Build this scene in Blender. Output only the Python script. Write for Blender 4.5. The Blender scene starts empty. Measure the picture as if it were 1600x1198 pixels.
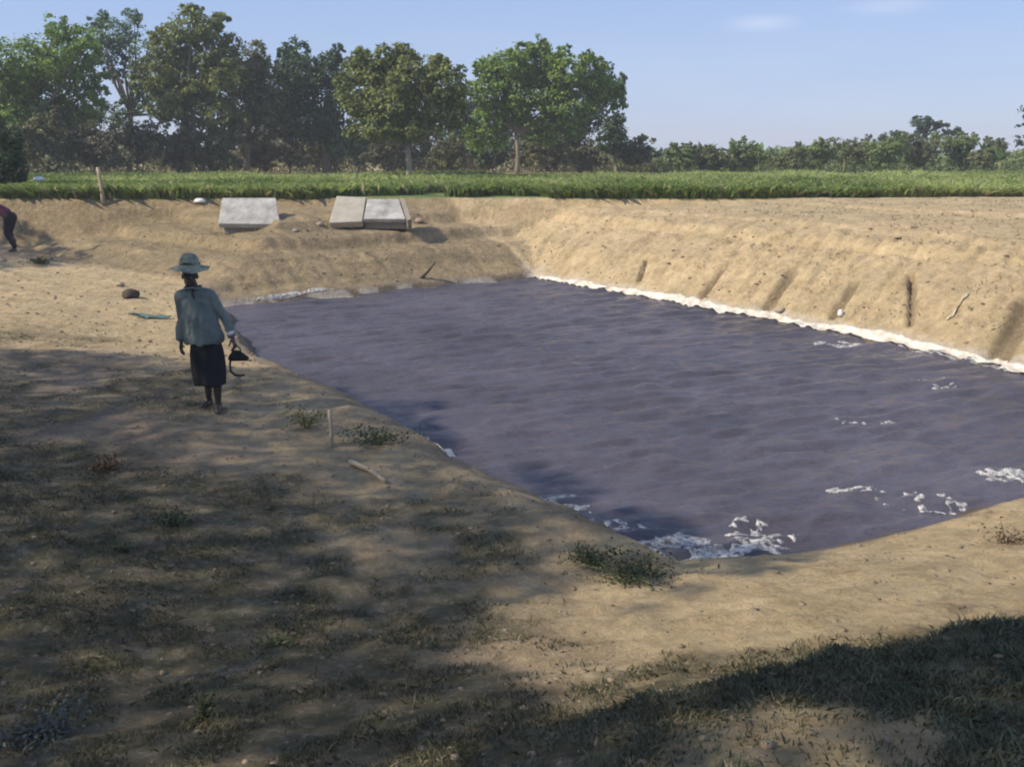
import bpy, bmesh, math, random
import numpy as np
from mathutils import Vector, Matrix
R = math.radians
random.seed(7); rng = np.random.default_rng(7)
S = bpy.context.scene
COL = S.collection

# ------------------------------------------------------------------ camera
EYE = 3.1                               # metres over the pond's water
PITCH = math.atan(364/1500)
cam = bpy.data.cameras.new('camera'); camo = bpy.data.objects.new('camera', cam); COL.objects.link(camo)
camo.location = (0, 0, EYE); camo.rotation_euler = (math.pi/2-PITCH, 0, 0)
cam.sensor_width = 36; cam.lens = 36*1500/1600
cam.clip_start = .1; cam.clip_end = 3000
cam.dof.use_dof = False
S.camera = camo
# ------------------------------------------------------------------ sky and sun
SUN_EL = R(39)
sdir = Vector((-.95, -.30, 0)).normalized()*math.cos(SUN_EL) + Vector((0, 0, math.sin(SUN_EL)))
w = bpy.data.worlds.new("World"); S.world = w; w.use_nodes = True
nt = w.node_tree; nt.nodes.clear()
sky = nt.nodes.new('ShaderNodeTexSky'); sky.sky_type = 'NISHITA'; sky.sun_disc = False
sky.sun_elevation = SUN_EL; sky.sun_rotation = math.atan2(sdir.x, sdir.y)
sky.air_density = 1.0; sky.dust_density = .25; sky.ozone_density = 3.0; sky.altitude = 0
bg = nt.nodes.new('ShaderNodeBackground'); bg.inputs['Strength'].default_value = .10
out = nt.nodes.new('ShaderNodeOutputWorld')
# faint cirrus wisps at fixed directions of the sky
tc = nt.nodes.new('ShaderNodeTexCoord')
nz = nt.nodes.new('ShaderNodeTexNoise'); nz.inputs['Scale'].default_value = 3; nz.inputs['Detail'].default_value = 5
mp = nt.nodes.new('ShaderNodeMapping'); mp.inputs['Scale'].default_value = (1.5, 1.5, 9)
nt.links.new(tc.outputs['Generated'], mp.inputs[0]); nt.links.new(mp.outputs[0], nz.inputs[0])
def dirmask(px, py, wx, wz, amp):
    a = (px-800)/1500; b = (599-py)/1500
    d = Vector((a, math.cos(PITCH)+b*math.sin(PITCH), -math.sin(PITCH)+b*math.cos(PITCH))).normalized()
    m = nt.nodes.new('ShaderNodeMapping'); m.vector_type = 'POINT'
    m.inputs['Location'].default_value = (-d.x/wx, -d.y/wx, -d.z/wz)
    m.inputs['Scale'].default_value = (1/wx, 1/wx, 1/wz)
    nt.links.new(tc.outputs['Generated'], m.inputs[0])
    ln = nt.nodes.new('ShaderNodeVectorMath'); ln.operation = 'LENGTH'; nt.links.new(m.outputs[0], ln.inputs[0])
    r = nt.nodes.new('ShaderNodeMapRange'); r.interpolation_type = 'SMOOTHSTEP'
    r.inputs[1].default_value = 1; r.inputs[2].default_value = 0; r.inputs[3].default_value = 0; r.inputs[4].default_value = amp
    nt.links.new(ln.outputs['Value'], r.inputs[0]); return r.outputs[0]
ms = [dirmask(1190, 36, .05, .011, .28), dirmask(1395, 8, .06, .012, .3), dirmask(1050, 150, .9, .11, .10)]
s_ = ms[0]
for m in ms[1:]:
    a_ = nt.nodes.new('ShaderNodeMath'); a_.operation = 'ADD'; nt.links.new(s_, a_.inputs[0]); nt.links.new(m, a_.inputs[1]); s_ = a_.outputs[0]
mu = nt.nodes.new('ShaderNodeMath'); mu.operation = 'MULTIPLY'; nt.links.new(s_, mu.inputs[0])
mr = nt.nodes.new('ShaderNodeMapRange'); mr.inputs[1].default_value = .35; mr.inputs[2].default_value = .65
nt.links.new(nz.outputs[0], mr.inputs[0]); nt.links.new(mr.outputs[0], mu.inputs[1])
mx = nt.nodes.new('ShaderNodeMix'); mx.data_type = 'RGBA'
tint = nt.nodes.new('ShaderNodeMix'); tint.data_type = 'RGBA'; tint.blend_type = 'MULTIPLY'; tint.inputs[0].default_value = 1
tint.inputs[7].default_value = (1.0, .97, .97, 1)
even = nt.nodes.new('ShaderNodeMix'); even.data_type = 'RGBA'; even.inputs[0].default_value = .72
even.inputs[7].default_value = (2.5, 3.55, 6.0, 1)
nt.links.new(sky.outputs[0], even.inputs[6]); nt.links.new(even.outputs[2], tint.inputs[6])
nt.links.new(mu.outputs[0], mx.inputs[0]); nt.links.new(tint.outputs[2], mx.inputs[6]); mx.inputs[7].default_value = (6.5, 6.7, 7.6, 1)
nt.links.new(mx.outputs[2], bg.inputs[0]); nt.links.new(bg.outputs[0], out.inputs[0])

sl = bpy.data.lights.new('sun', 'SUN'); sl.energy = 3.9; sl.angle = R(.9); sl.color = (1, .90, .74)
so = bpy.data.objects.new('sun', sl); COL.objects.link(so)
so.rotation_euler = sdir.to_track_quat('Z', 'Y').to_euler(); so.location = (-20, -10, 30)
S.view_settings.view_transform = 'Standard'; S.view_settings.look = 'None'
S.view_settings.exposure = .56; S.view_settings.gamma = 1
S.cycles.filter_width = 2.0
S.cycles.max_bounces = 6; S.cycles.transparent_max_bounces = 8

# ------------------------------------------------------------------ helpers
def tag(o, label=None, cat=None, group=None, kind=None):
    if label: o['label'] = label
    if cat: o['category'] = cat
    if group: o['group'] = group
    if kind: o['kind'] = kind
    return o
def empty(name, loc=(0, 0, 0), rz=0):
    o = bpy.data.objects.new(name, None); COL.objects.link(o); o.location = loc; o.rotation_euler = (0, 0, rz)
    o.empty_display_size = .2; return o
def link(name, me, mat, parent=None):
    o = bpy.data.objects.new(name, me); COL.objects.link(o)
    if mat: me.materials.clear(); me.materials.append(mat)
    if parent: o.parent = parent
    return o
def np_mesh(name, V, F, smooth=False, attrs=None):
    """V (n,3); F (m,k) all the same k"""
    me = bpy.data.meshes.new(name); V = np.asarray(V, np.float32); F = np.asarray(F, np.int32)
    me.vertices.add(len(V)); me.vertices.foreach_set('co', V.ravel())
    k = F.shape[1]; me.loops.add(F.size); me.loops.foreach_set('vertex_index', F.ravel())
    me.polygons.add(len(F)); me.polygons.foreach_set('loop_start', np.arange(len(F), dtype=np.int32)*k)
    me.polygons.foreach_set('loop_total', np.full(len(F), k, np.int32))
    if smooth: me.polygons.foreach_set('use_smooth', np.ones(len(F), bool))
    for n, a in (attrs or {}).items():
        dom = 'POINT' if len(a) == len(V) else 'FACE'
        at_ = me.attributes.new(n, 'FLOAT', dom); at_.data.foreach_set('value', np.asarray(a, np.float32))
    me.update(calc_edges=True); me.validate(); return me
def copy_tree(o, parent=None):
    c = o.copy(); COL.objects.link(c); c.parent = parent
    for ch in [x for x in bpy.data.objects if x.parent == o]: copy_tree(ch, c)
    return c
def hash2(i, j, s):
    n = (i.astype(np.int64)*374761393 + j.astype(np.int64)*668265263 + s*974634777) & 0x7fffffff
    n = ((n ^ (n >> 13))*1274126177) & 0x7fffffff
    return ((n ^ (n >> 16)) & 0xffff)/65535.
def vn(x, y, s=0):
    x = np.asarray(x, float); y = np.asarray(y, float)
    i = np.floor(x); j = np.floor(y); fx = x-i; fy = y-j
    fx = fx*fx*(3-2*fx); fy = fy*fy*(3-2*fy)
    a = hash2(i, j, s); b = hash2(i+1, j, s); c = hash2(i, j+1, s); d = hash2(i+1, j+1, s)
    return (a*(1-fx)+b*fx)*(1-fy)+(c*(1-fx)+d*fx)*fy
def fbm(x, y, s=0, o=4):
    r = 0; a = .5; t = 0
    for k in range(o):
        r = r+a*vn(x*2**k+k*17.3, y*2**k-k*9.1, s+k); t += a; a *= .5
    return r/t                          # 0..1
def ss(a, b, x):                        # smooth step, also for a > b
    t = np.clip((np.asarray(x, float)-a)/(b-a), 0, 1); return t*t*(3-2*t)

# ------------------------------------------------------------------ materials
def mat(name):
    m = bpy.data.materials.new(name); m.use_nodes = True; n = m.node_tree.nodes; l = m.node_tree.links
    return m, n, l, n['Principled BSDF']
def N(n, t, **k):
    x = n.new(t)
    for a, b in k.items(): setattr(x, a, b)
    return x
def mixc(n, l, f, a, b):
    x = N(n, 'ShaderNodeMix', data_type='RGBA')
    for s, v in ((0, f), (6, a), (7, b)):
        if isinstance(v, (int, float)): x.inputs[s].default_value = v
        elif isinstance(v, tuple): x.inputs[s].default_value = (*v, 1)
        else: l.new(v, x.inputs[s])
    return x.outputs[2]
def noise(n, l, scale, detail=4, rough=.55, vec=None, lo=None, hi=None, mapscale=None):
    c = N(n, 'ShaderNodeTexCoord'); v = c.outputs['Object']
    if mapscale:
        m = N(n, 'ShaderNodeMapping'); m.inputs['Scale'].default_value = mapscale; l.new(v, m.inputs[0]); v = m.outputs[0]
    x = N(n, 'ShaderNodeTexNoise'); x.inputs['Scale'].default_value = scale; x.inputs['Detail'].default_value = detail
    x.inputs['Roughness'].default_value = rough; l.new(v, x.inputs['Vector'])
    o = x.outputs[0]
    if lo is not None:
        r = N(n, 'ShaderNodeMapRange'); r.inputs[1].default_value = lo; r.inputs[2].default_value = hi; l.new(o, r.inputs[0]); o = r.outputs[0]
    return o
def attr(n, name): return N(n, 'ShaderNodeAttribute', attribute_name=name).outputs['Fac']
def mul(n, l, a, b):
    m = N(n, 'ShaderNodeMath', operation='MULTIPLY')
    for i, v in enumerate((a, b)):
        if isinstance(v, (int, float)): m.inputs[i].default_value = v
        else: l.new(v, m.inputs[i])
    return m.outputs[0]
def bump(n, l, b, h, s, d):
    x = N(n, 'ShaderNodeBump'); x.inputs['Strength'].default_value = s; x.inputs['Distance'].default_value = d
    l.new(h, x.inputs['Height']); l.new(x.outputs[0], b.inputs['Normal'])

def simple(name, c1, c2, scale=6, rough=.9, bs=.3, bd=.01, mapscale=None, spec=.2):
    m, n, l, b = mat(name)
    l.new(mixc(n, l, noise(n, l, scale, 5, .6, lo=.3, hi=.7, mapscale=mapscale), c1, c2), b.inputs['Base Color'])
    b.inputs['Roughness'].default_value = rough; b.inputs['Specular IOR Level'].default_value = spec
    if bs: bump(n, l, b, noise(n, l, scale*3, 4, .6, mapscale=mapscale), bs, bd)
    return m
def leafmat(name, dark, light, extra=None, trans=.25):
    m, n, l, b = mat(name)
    c = mixc(n, l, attr(n, 'tone'), dark, light)
    if extra: c = mixc(n, l, mul(n, l, attr(n, 'odd'), 1.0), c, extra)
    l.new(c, b.inputs['Base Color']); b.inputs['Roughness'].default_value = .55; b.inputs['Specular IOR Level'].default_value = .25
    t = N(n, 'ShaderNodeBsdfTranslucent'); l.new(c, t.inputs[0])
    ms_ = N(n, 'ShaderNodeMixShader'); ms_.inputs[0].default_value = trans
    l.new(b.outputs[0], ms_.inputs[1]); l.new(t.outputs[0], ms_.inputs[2]); l.new(ms_.outputs[0], n['Material Output'].inputs[0])
    return m

# ground
gm, n, l, b = mat('soil')
c = mixc(n, l, noise(n, l, 1.3, 6, .65, lo=.32, hi=.68), (.23, .17, .115), (.38, .295, .205))
c = mixc(n, l, attr(n, 'sand'), c, mixc(n, l, noise(n, l, 2.2, 6, .7, lo=.3, hi=.7), (.46, .335, .175), (.72, .55, .32)))
c = mixc(n, l, mul(n, l, noise(n, l, .9, 5, .7, lo=.5, hi=.72), .5), c, (.26, .23, .13))
c = mixc(n, l, attr(n, 'straw'), c, mixc(n, l, noise(n, l, 3, 6, .7, lo=.3, hi=.7), (.24, .175, .095), (.43, .325, .185)))
c = mixc(n, l, attr(n, 'grass'), c, mixc(n, l, noise(n, l, 4, 6, .7, lo=.3, hi=.7), (.085, .08, .04), (.185, .16, .092)))
c = mixc(n, l, attr(n, 'field'), c, mixc(n, l, noise(n, l, .3, 4, .6, lo=.3, hi=.7), (.10, .16, .035), (.19, .26, .07)))
c = mixc(n, l, mul(n, l, noise(n, l, 2.6, 7, .8, lo=.44, hi=.62), .38), c, mixc(n, l, .55, c, (.12, .085, .05)))
c = mixc(n, l, mul(n, l, noise(n, l, 5.5, 6, .8, lo=.52, hi=.70), .45), c, mixc(n, l, .5, c, (.78, .66, .50)))
c = mixc(n, l, attr(n, 'damp_and_shade'), c, (.10, .075, .05))  # wet shoreline, together with the painted gully shade
c = mixc(n, l, attr(n, 'pale'), c, (.60, .53, .43))
c = mixc(n, l, noise(n, l, 7, 7, .8, lo=.45, hi=.68), c, mixc(n, l, .42, c, (.08, .06, .04)))
c = mixc(n, l, noise(n, l, 19, 5, .8, lo=.52, hi=.75), c, mixc(n, l, .35, c, (.75, .65, .5)))
l.new(c, b.inputs['Base Color']); b.inputs['Roughness'].default_value = .95; b.inputs['Specular IOR Level'].default_value = .1
bump(n, l, b, noise(n, l, 7, 9, .75), 1.0, .09)

# ------------------------------------------------------------------ terrain
PN = (1.18, 6.82); PM = (-3.93, 14.4); PL = (-5.92, 19.34); PF = (.48, 23.99); PR1 = (4.85, 17.97); PR2 = (7.44, 13.6)
PQ = (4.64, 8.2)                        # on the near right shore
def side(p, q, x, y):                   # signed distance left of p->q
    dx, dy = q[0]-p[0], q[1]-p[1]; L = math.hypot(dx, dy)
    return (dx*(y-p[1])-dy*(x-p[0]))/L
def dists(x, y):
    wob = .36*(fbm(x*.9, y*.9, 3, 4)-.5)
    nl = np.maximum(side(PN, PM, x, y), side(PM, PL, x, y))+wob
    nr = np.maximum(side(PQ, (2.6, 7.22), x, y), side((2.6, 7.22), (1.1, 6.84), x, y))+wob*.7
    fr = np.maximum(side(PF, PR1, x, y), side(PR1, (8.7, 11.2), x, y))+wob*.35
    fl = side(PL, (.48, 23.99), x, y)+wob*.8
    ll = side((-11.77, 24.3), PL, x, y)+wob
    return nl, nr, fr, fl, ll
I = np.interp
GUL = []
def height(x, y, gul=True):
    x = np.asarray(x, float); y = np.asarray(y, float)
    nl, nr, fr, fl, ll = dists(x, y)
    a = I(nl, [-3, 0, .25, .6, 3, 8, 30], [-1.3, 0, .24, .36, .46, .8, 1.2])
    bq = I(nr, [-3, 0, .3, 1, 3, 6, 12, 40], [-1.3, 0, .16, .38, .86, 1.5, 1.7, 1.8])
    cfr = I(fr, [-3, 0, .12, .3, 1.0, 2.3, 2.9, 8, 14], [-1.2, 0, .13, .26, .82, 1.36, 1.50, 1.74, 1.8])+.07*ss(2.25, 2.38, fr)-.09*ss(.0, .1, fr-1.95)*(1-ss(.15, .3, fr-1.95))*ss(.3, .5, fbm(x*.6, y*.6, 47, 2))
    cfl = I(fl, [-3, 0, .05, .25, 1.35, 2.2, 2.4, 3.3, 3.6, 4.6], [-1.2, 0, .10, .22, .80, .85, 1.12, 1.18, 1.42, 1.62])
    cll = I(ll, [-3, 0, .25, 1.4, 2.2, 2.4, 3.3, 3.6, 4.4], [-1.2, .35, .45, .80, .85, 1.12, 1.18, 1.42, 1.6])
    bank = np.maximum(cfr, np.minimum(cfl, cll))
    bank = np.maximum(bank, -1.4+3.2*ss(25.2+.5*(fbm(x*.5, y*0+3, 5)-.5), 27.2, y)-.0)
    z = np.maximum(np.maximum(a, bq), bank)
    land = ss(0, .4, np.maximum(np.maximum(nl, nr), np.maximum(fr, np.minimum(fl, ll))))
    far_ = ss(17, 20, y+.6*x)
    z = z+land*((.13-.07*far_)*(fbm(x*.7, y*.7, 11, 4)-.5)+.045*(fbm(x*3, y*3, 21, 5)-.5)*(1-ss(30, 34, y)))
    # erosion rills across the far banks
    al = (x-.48)*.587-(y-24)*.809                # metres along the far right shore
    rill = np.abs(fbm(al*2.3+.3*fr, fr*.35, 31, 3)-.5)
    al2 = x*.81+y*.587
    onb = ss(.15, .8, fr)*(1-ss(2.4, 3.6, fr))*ss(11, 13, y)*(1-ss(25, 27, y))
    z = z-onb*.08*(1-ss(0, .09, rill))-onb*.06*fbm(al*9, fr*1.0, 35, 3)
    ter = ss(2.2, 3.2, fr)*(1-ss(25, 26, y))*ss(11, 13, y)
    z = z+ter*.07*(ss(.45, .6, fbm(fr*1.1+al*.06, al*.12, 37, 3))-.5)
    onl = ss(.15, .5, np.minimum(fl, ll))*(1-ss(25.5, 26.5, y))*(fr < .2)
    z = z-onl*.09*fbm(al2*5, fl*.8, 39, 2)
    lump = np.maximum(0, fbm(x*6, y*6, 41, 3)-.55)
    z = z+lump*.12*land*(1-ss(20, 24, y))
    # a low grassy hump in front of the camera on the right
    sb = -side((.25, 3.35), (2.6, 4.45), x, y)+.35*(fbm(x*2.2, y*2.2, 43, 3)-.5)
    z = z+.16*ss(-.02, .28, sb)*ss(-.2, .5, x)*(1-ss(.8, 2.0, sb))
    # the flat field behind
    fz = 1.82+.05*(fbm(x*.08, y*.08, 51, 3)-.5)
    k = ss(26.6, 27.6, y); z = z*(1-k)+np.maximum(fz, 1.75)*k
    if gul:
        for (g0, g1, wd, dp) in GUL:
            dx, dy = g1[0]-g0[0], g1[1]-g0[1]; t = np.clip(((x-g0[0])*dx+(y-g0[1])*dy)/(dx*dx+dy*dy), 0, 1)
            dd = np.hypot(x-g0[0]-t*dx, y-g0[1]-t*dy)
            z = z-dp*(1-ss(wd*.3, wd, dd))
    return z
def at(px, py, Y):
    a = (px-800)/1500; bb = (599-py)/1500
    d = Vector((a, math.cos(PITCH)+bb*math.sin(PITCH), -math.sin(PITCH)+bb*math.cos(PITCH)))
    return Vector((0, 0, EYE))+d*(Y/d.y)
def gp(px, py, z0=None):                # where that sight line meets the terrain
    Y = np.arange(2.0, 60, .02); a = (px-800)/1500; bb = (599-py)/1500
    dy = math.cos(PITCH)+bb*math.sin(PITCH); t = Y/dy
    X = a*t; Z = EYE+(-math.sin(PITCH)+bb*math.cos(PITCH))*t
    H = height(X, Y, False); i = int(np.argmax(Z < H)) if (Z < H).any() else len(Y)-1
    return Vector((X[i], Y[i], float(H[i])))
def gz(x, y): return float(height(np.array([x]), np.array([y]))[0])
for (p0, p1, wd) in (((1203, 476), (1236, 425), .17), ((1098, 462), (1132, 414), .11), ((1304, 492), (1337, 440), .12),
                     ((1425, 505), (1425, 430), .09), ((1562, 556), (1604, 478), .24), ((1000, 436), (1010, 405), .07)):
    A = gp(*p0); B = gp(*p1); GUL.append(((A.x, A.y), (B.x, B.y), wd, .17))

def grow(a, b, step, far_a, far_b, f=1.16):
    m = list(np.arange(a, b, step)); lo = []; s = step; v = a
    while v > far_a: s *= f; v -= s; lo.append(v)
    hi = []; s = step; v = m[-1]
    while v < far_b: s *= f; v += s; hi.append(v)
    return np.array(lo[::-1]+m+hi)
gx = grow(-15, 14, .06, -700, 700)
gy = np.concatenate([grow(1.6, 12, .045, -60, 11, 1.2)[:-1], np.arange(12.1, 28.2, .07)])
s_ = .07; v = gy[-1]; ext = []
while v < 900: s_ *= 1.13; v += s_; ext.append(v)
gy = np.concatenate([gy, ext])
GX, GY = np.meshgrid(gx, gy); GZ = height(GX, GY)
nx, ny = len(gx), len(gy)
idx = np.arange(nx*ny).reshape(ny, nx)
F = np.stack([idx[:-1, :-1], idx[:-1, 1:], idx[1:, 1:], idx[1:, :-1]], -1).reshape(-1, 4)
nl, nr, fr, fl, ll = dists(GX, GY)
pat = fbm(GX*.8, GY*.8, 61, 4); pat2 = fbm(GX*2.5, GY*2.5, 71, 4)
onpath = np.clip(ss(-.2, .3, nl), 0, 1)
trk = ss(26.3, 26.7, GY+.4*(pat2-.5))*(1-ss(27.0, 27.3, GY+.4*(pat2-.5)))
field = ss(27.0, 27.4, GY+.5*(pat2-.5))*(1-.0*GX)
field = field*(1-.75*ss(47, 50, GY)*(1-ss(4, 14, GX))*(1-ss(90, 120, GY)))
frm = ss(-.1, .2, fr)*ss(9, 11, GY)
sand = np.maximum(frm*(.75+.25*pat), ss(.05, .3, nr)*ss(-.3, .6, GX+.9*(pat2-.5))*.95)
sand = np.maximum(sand, .55*ss(.2, .8, nl)*(1-ss(1.6, 3, nl+1.2*(pat2-.5))))
sand = np.maximum(sand, ss(12.3, 13.3, GY)*ss(.2, .6, nl)*(1-ss(22, 24, GY))*.9)
straw = ss(0, .3, np.minimum(fl, ll))*(1-frm)
# grass cover: thick near the camera, in patches up the path
gr = ss(.40, .62, pat+.46*(1-ss(3.0, 9.5, GY-.35*(-GX)*.9))-.08+.14*(pat2-.5)*2)*ss(.4, 1.4, nl+.0)
gr = np.maximum(gr, ss(.35, .55, pat2+.25)*ss(2.2, 2.7, nr-.25*GX*0+.6*(pat-.5))*ss(.2, .9, GX+.4))
gr = gr*(1-ss(13, 16, GY))*(1-ss(-.4, .3, GX+1.6*(pat2-.5))*(1-ss(2.3, 2.9, nr+.9*(pat2-.5))))
gr = gr*(1-.85*(1-ss(.5, 1.1, np.hypot((GX-.95)/.55, (GY-2.75)/.42)+.9*(pat2-.5))))*(.55+.45*ss(.3, .6, fbm(GX*9, GY*9, 63, 3)))
gr = np.maximum(gr, .35*ss(.5, .65, fbm(GX*.4, (GX*.81-GY*.59)*.0+GZ*9, 65, 3))*straw)
gr = np.maximum(gr, .6*ss(.35, .1, nl)*0)
sbm = -side((.25, 3.35), (2.6, 4.45), GX, GY)+.35*(fbm(GX*2.2, GY*2.2, 43, 3)-.5)
patch = 1-ss(.5, 1.1, np.hypot((GX-.95)/.55, (GY-2.75)/.42)+.9*(pat2-.5))
gr = np.maximum(gr, ss(-.1, .2, sbm+.25*(fbm(GX*9, GY*9, 77, 2)-.5))*ss(-.3, .8, GX)*(1-.85*patch))
damp_and_shade = np.zeros_like(GX)
for (g0, g1, wd, dp) in GUL:
    dx, dy = g1[0]-g0[0], g1[1]-g0[1]; t = np.clip(((GX-g0[0])*dx+(GY-g0[1])*dy)/(dx*dx+dy*dy), 0, 1)
    damp_and_shade = np.maximum(damp_and_shade, .55*(1-ss(wd*.5, wd*.9, np.hypot(GX-g0[0]-t*dx, GY-g0[1]-t*dy))))  # shade of the gullies painted into the soil colour, deepening the grooves
sand = np.maximum(sand, trk)
shore = np.maximum(np.maximum(nl, nr), np.maximum(fr, np.minimum(fl, ll)))
damp_and_shade = np.maximum(damp_and_shade, .7*(1-ss(.0, .12, shore))*(1-frm))
pale = frm*(1-ss(.09, .20, fr+.16*(pat2-.5)))*(shore > -.3)*(GZ < .3)
pale = np.maximum(pale, .7*(1-ss(.05, .13, fl+.1*(pat2-.5)))*ss(-.3, 0, fl)*(ll > 0)*ss(17, 19, GY)*ss(.45, .6, pat2)*(GZ < .3))
me = np_mesh('ground', np.stack([GX, GY, GZ], -1).reshape(-1, 3), F, True,
             dict(sand=sand.ravel(), straw=straw.ravel(), grass=gr.ravel(), field=field.ravel(), damp_and_shade=damp_and_shade.ravel(), pale=pale.ravel()))
tag(link('ground', me, gm), kind='structure')

# ------------------------------------------------------------------ water
def wave(x, y):
    u = x*.94+y*.34; v_ = -x*.34+y*.94
    h = .035*(fbm(u*.8, v_*2.4, 81, 2)-.5)+.12*(fbm(u*1.5, v_*7.0, 91, 2)-.5)+.02*(fbm(u*5, v_*11, 93, 1)-.5)
    r = 1-np.abs(2*fbm(u*1.1+.4*vn(u*2, v_*2, 5), v_*3.4, 95, 2)-1)
    return h+.026*r**3
wx = np.arange(-8.5, 16, .055); wy = np.arange(5.5, 25.2, .035)
WX, WY = np.meshgrid(wx, wy); WZ = wave(WX, WY)-.012
id2 = np.arange(WX.size).reshape(WX.shape)
F = np.stack([id2[:-1, :-1], id2[:-1, 1:], id2[1:, 1:], id2[1:, :-1]], -1).reshape(-1, 4)
kp = (height(WX, WY, False) < .12).ravel()
F = F[kp[F].any(1)]
used = np.unique(F); rem = np.full(WX.size, -1); rem[used] = np.arange(len(used))
me = np_mesh('water', np.stack([WX, WY, WZ], -1).reshape(-1, 3)[used], rem[F], True)
m, n, l, b = mat('pond_water')
c = mixc(n, l, noise(n, l, .35, 3, .5, lo=.35, hi=.65), (.068, .061, .071), (.102, .091, .107))
l.new(c, b.inputs['Base Color']); b.inputs['Roughness'].default_value = .12; b.inputs['IOR'].default_value = 1.33
bump(n, l, b, noise(n, l, 5.5, 5, .6, mapscale=(1, 2.8, 1)), .7, .06)
tag(link('water', me, m), kind='structure')

# foam along the windward shore and streaks on the water
def foam_patch(cx, cy, rx, ry, thr, seed, sc=5.5, step=.016, ang=0, amp=.16, gmax=.12):
    xs = np.arange(-rx, rx, step); ys = np.arange(-ry, ry, step); X, Y = np.meshgrid(xs, ys)
    wx_, wy_ = cx+X*math.cos(ang)-Y*math.sin(ang), cy+X*math.sin(ang)+Y*math.cos(ang)
    q = 1-np.abs(2*fbm(wx_*sc*.55+.6*vn(wx_*4, wy_*4, seed), wy_*sc, seed, 3)-1)
    q = q*.62+.38*fbm(wx_*16, wy_*22, seed+5, 3)
    fall = 1-(X/rx)**2-(Y/ry)**2
    hz = (q-thr)*amp-np.maximum(0, .35-fall)*.2
    wz = wave(wx_, wy_)-.012; g_ = height(wx_, wy_)
    base = np.maximum(wz, g_)
    z = base+(.007 if gmax > .15 else .018)*(fbm(wx_*30, wy_*30, seed+9, 2)-.5)+np.minimum(hz, .022*np.tanh(np.maximum(hz, 0)/.03)+np.minimum(hz, 0))
    keep = (hz > -.02) & (g_ < gmax)
    ii = np.arange(X.size).reshape(X.shape)
    f = np.stack([ii[:-1, :-1], ii[:-1, 1:], ii[1:, 1:], ii[1:, :-1]], -1).reshape(-1, 4)
    f = f[keep.ravel()[f].all(1)]
    return np.stack([wx_, wy_, z], -1).reshape(-1, 3), f
Vs, Fs, o_ = [], [], 0
FP = [(1.35, 7.12, .66, .36, .60, 3, 8), (.75, 7.45, .6, .36, .75, 5, 9), (.42, 7.95, .35, .4, .74, 6, 8), (2.05, 7.42, .34, .42, .72, 8, 8), (3.75, 8.3, .5, .3, .74, 11, 6),
      (4.9, 8.8, .6, .3, .72, 15, 6), (3.2, 8.55, .3, .16, .7, 19, 6), (4.2, 10.9, .45, .2, .74, 23, 5), (5.8, 12.7, .3, .3, .76, 27, 5), (5.45, 15.6, .55, .28, .68, 31, 5)]
for (cx, cy, rx, ry, th, sd, sc) in FP:
    v, f = foam_patch(cx, cy, rx, ry, th, sd, sc)
    Vs.append(v); Fs.append(f+o_); o_ += len(v)
for (cx, cy, rx, ry, th, sd, an) in ((6.9, 14.2, 1.6, .12, .62, 57, -1.055), (-4.6, 20.4, 1.1, .07, .55, 63, .63)):
    v, f = foam_patch(cx, cy, rx, ry, th, sd, 5, .03, an, .14, .2); Vs.append(v); Fs.append(f+o_); o_ += len(v)
V = np.concatenate(Vs); F = np.concatenate(Fs); used = np.unique(F); rem = np.full(len(V), -1); rem[used] = np.arange(len(used))
me = np_mesh('foam', V[used], rem[F], True)
fm, n, l, b = mat('foam')
l.new(mixc(n, l, noise(n, l, 20, 4, .6, lo=.35, hi=.65), (.68, .65, .59), (.42, .40, .38)), b.inputs['Base Color']); b.inputs['Roughness'].default_value = .6
l.new(noise(n, l, 17, 5, .7, lo=.34, hi=.60), b.inputs['Alpha']); bump(n, l, b, noise(n, l, 40, 3, .6), .3, .01)
tag(link('foam', me, fm), 'white foam in the near corner and in streaks along the right side of the pond', 'foam', kind='stuff')

# the pale sheet edge that shows along the far right waterline
def sheet_edge(p, q, n_, nw, V, F, sd_):
    p = np.array(p); q = np.array(q); d = (q-p)/np.linalg.norm(q-p); nrm = np.array([-d[1], d[0]])
    base = p[None]+(q-p)[None]*np.linspace(0, 1, n_)[:, None]; off = np.linspace(-.7, .7, 141)
    gx_ = base[:, 0, None]+nrm[0]*off[None]; gy_ = base[:, 1, None]+nrm[1]*off[None]
    h_ = height(gx_, gy_); k = np.argmax(h_ > .0, axis=1); o_ = off[k]
    s = np.arange(n_)*np.linalg.norm(q-p)/n_
    w_ = .02+.11*fbm(s*1.1, s*0+sd_, 151, 4)**1.5*1.5+.03*(fbm(s*9, s*0, 153, 2)-.5); st = len(V)
    in_ = -.05-.10*ss(.55, .75, fbm(s*.8, s*0+sd_, 157, 3))
    for i in range(n_):
        for j in range(nw+1):
            e = o_[i]+in_[i]+(w_[i]-in_[i])*j/nw; x = base[i, 0]+nrm[0]*e; y = base[i, 1]+nrm[1]*e
            V.append((x, y, e))
    for i in range(n_-1):
        for j in range(nw): a = st+i*(nw+1)+j; F.append((a, a+1, a+nw+2, a+nw+1))
V, F = [], []
sheet_edge((.55, 23.9), PR1, 220, 6, V, F, 1.); k_ = len(V); sheet_edge(PR1, (8.7, 11.2), 240, 6, V, F, 5.)
V = np.array(V); x, y = V[:, 0].copy(), V[:, 1].copy()
V[:, 2] = np.maximum(height(x, y), wave(x, y)-.012)+.018+.018*(fbm(x*9, y*9, 161, 3)-.3)
em, n, l, b = mat('pale_sheet_edge')
l.new(mixc(n, l, noise(n, l, 6, 5, .7, lo=.35, hi=.65), (.70, .66, .58), (.40, .34, .26)), b.inputs['Base Color']); b.inputs['Roughness'].default_value = .6
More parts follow.
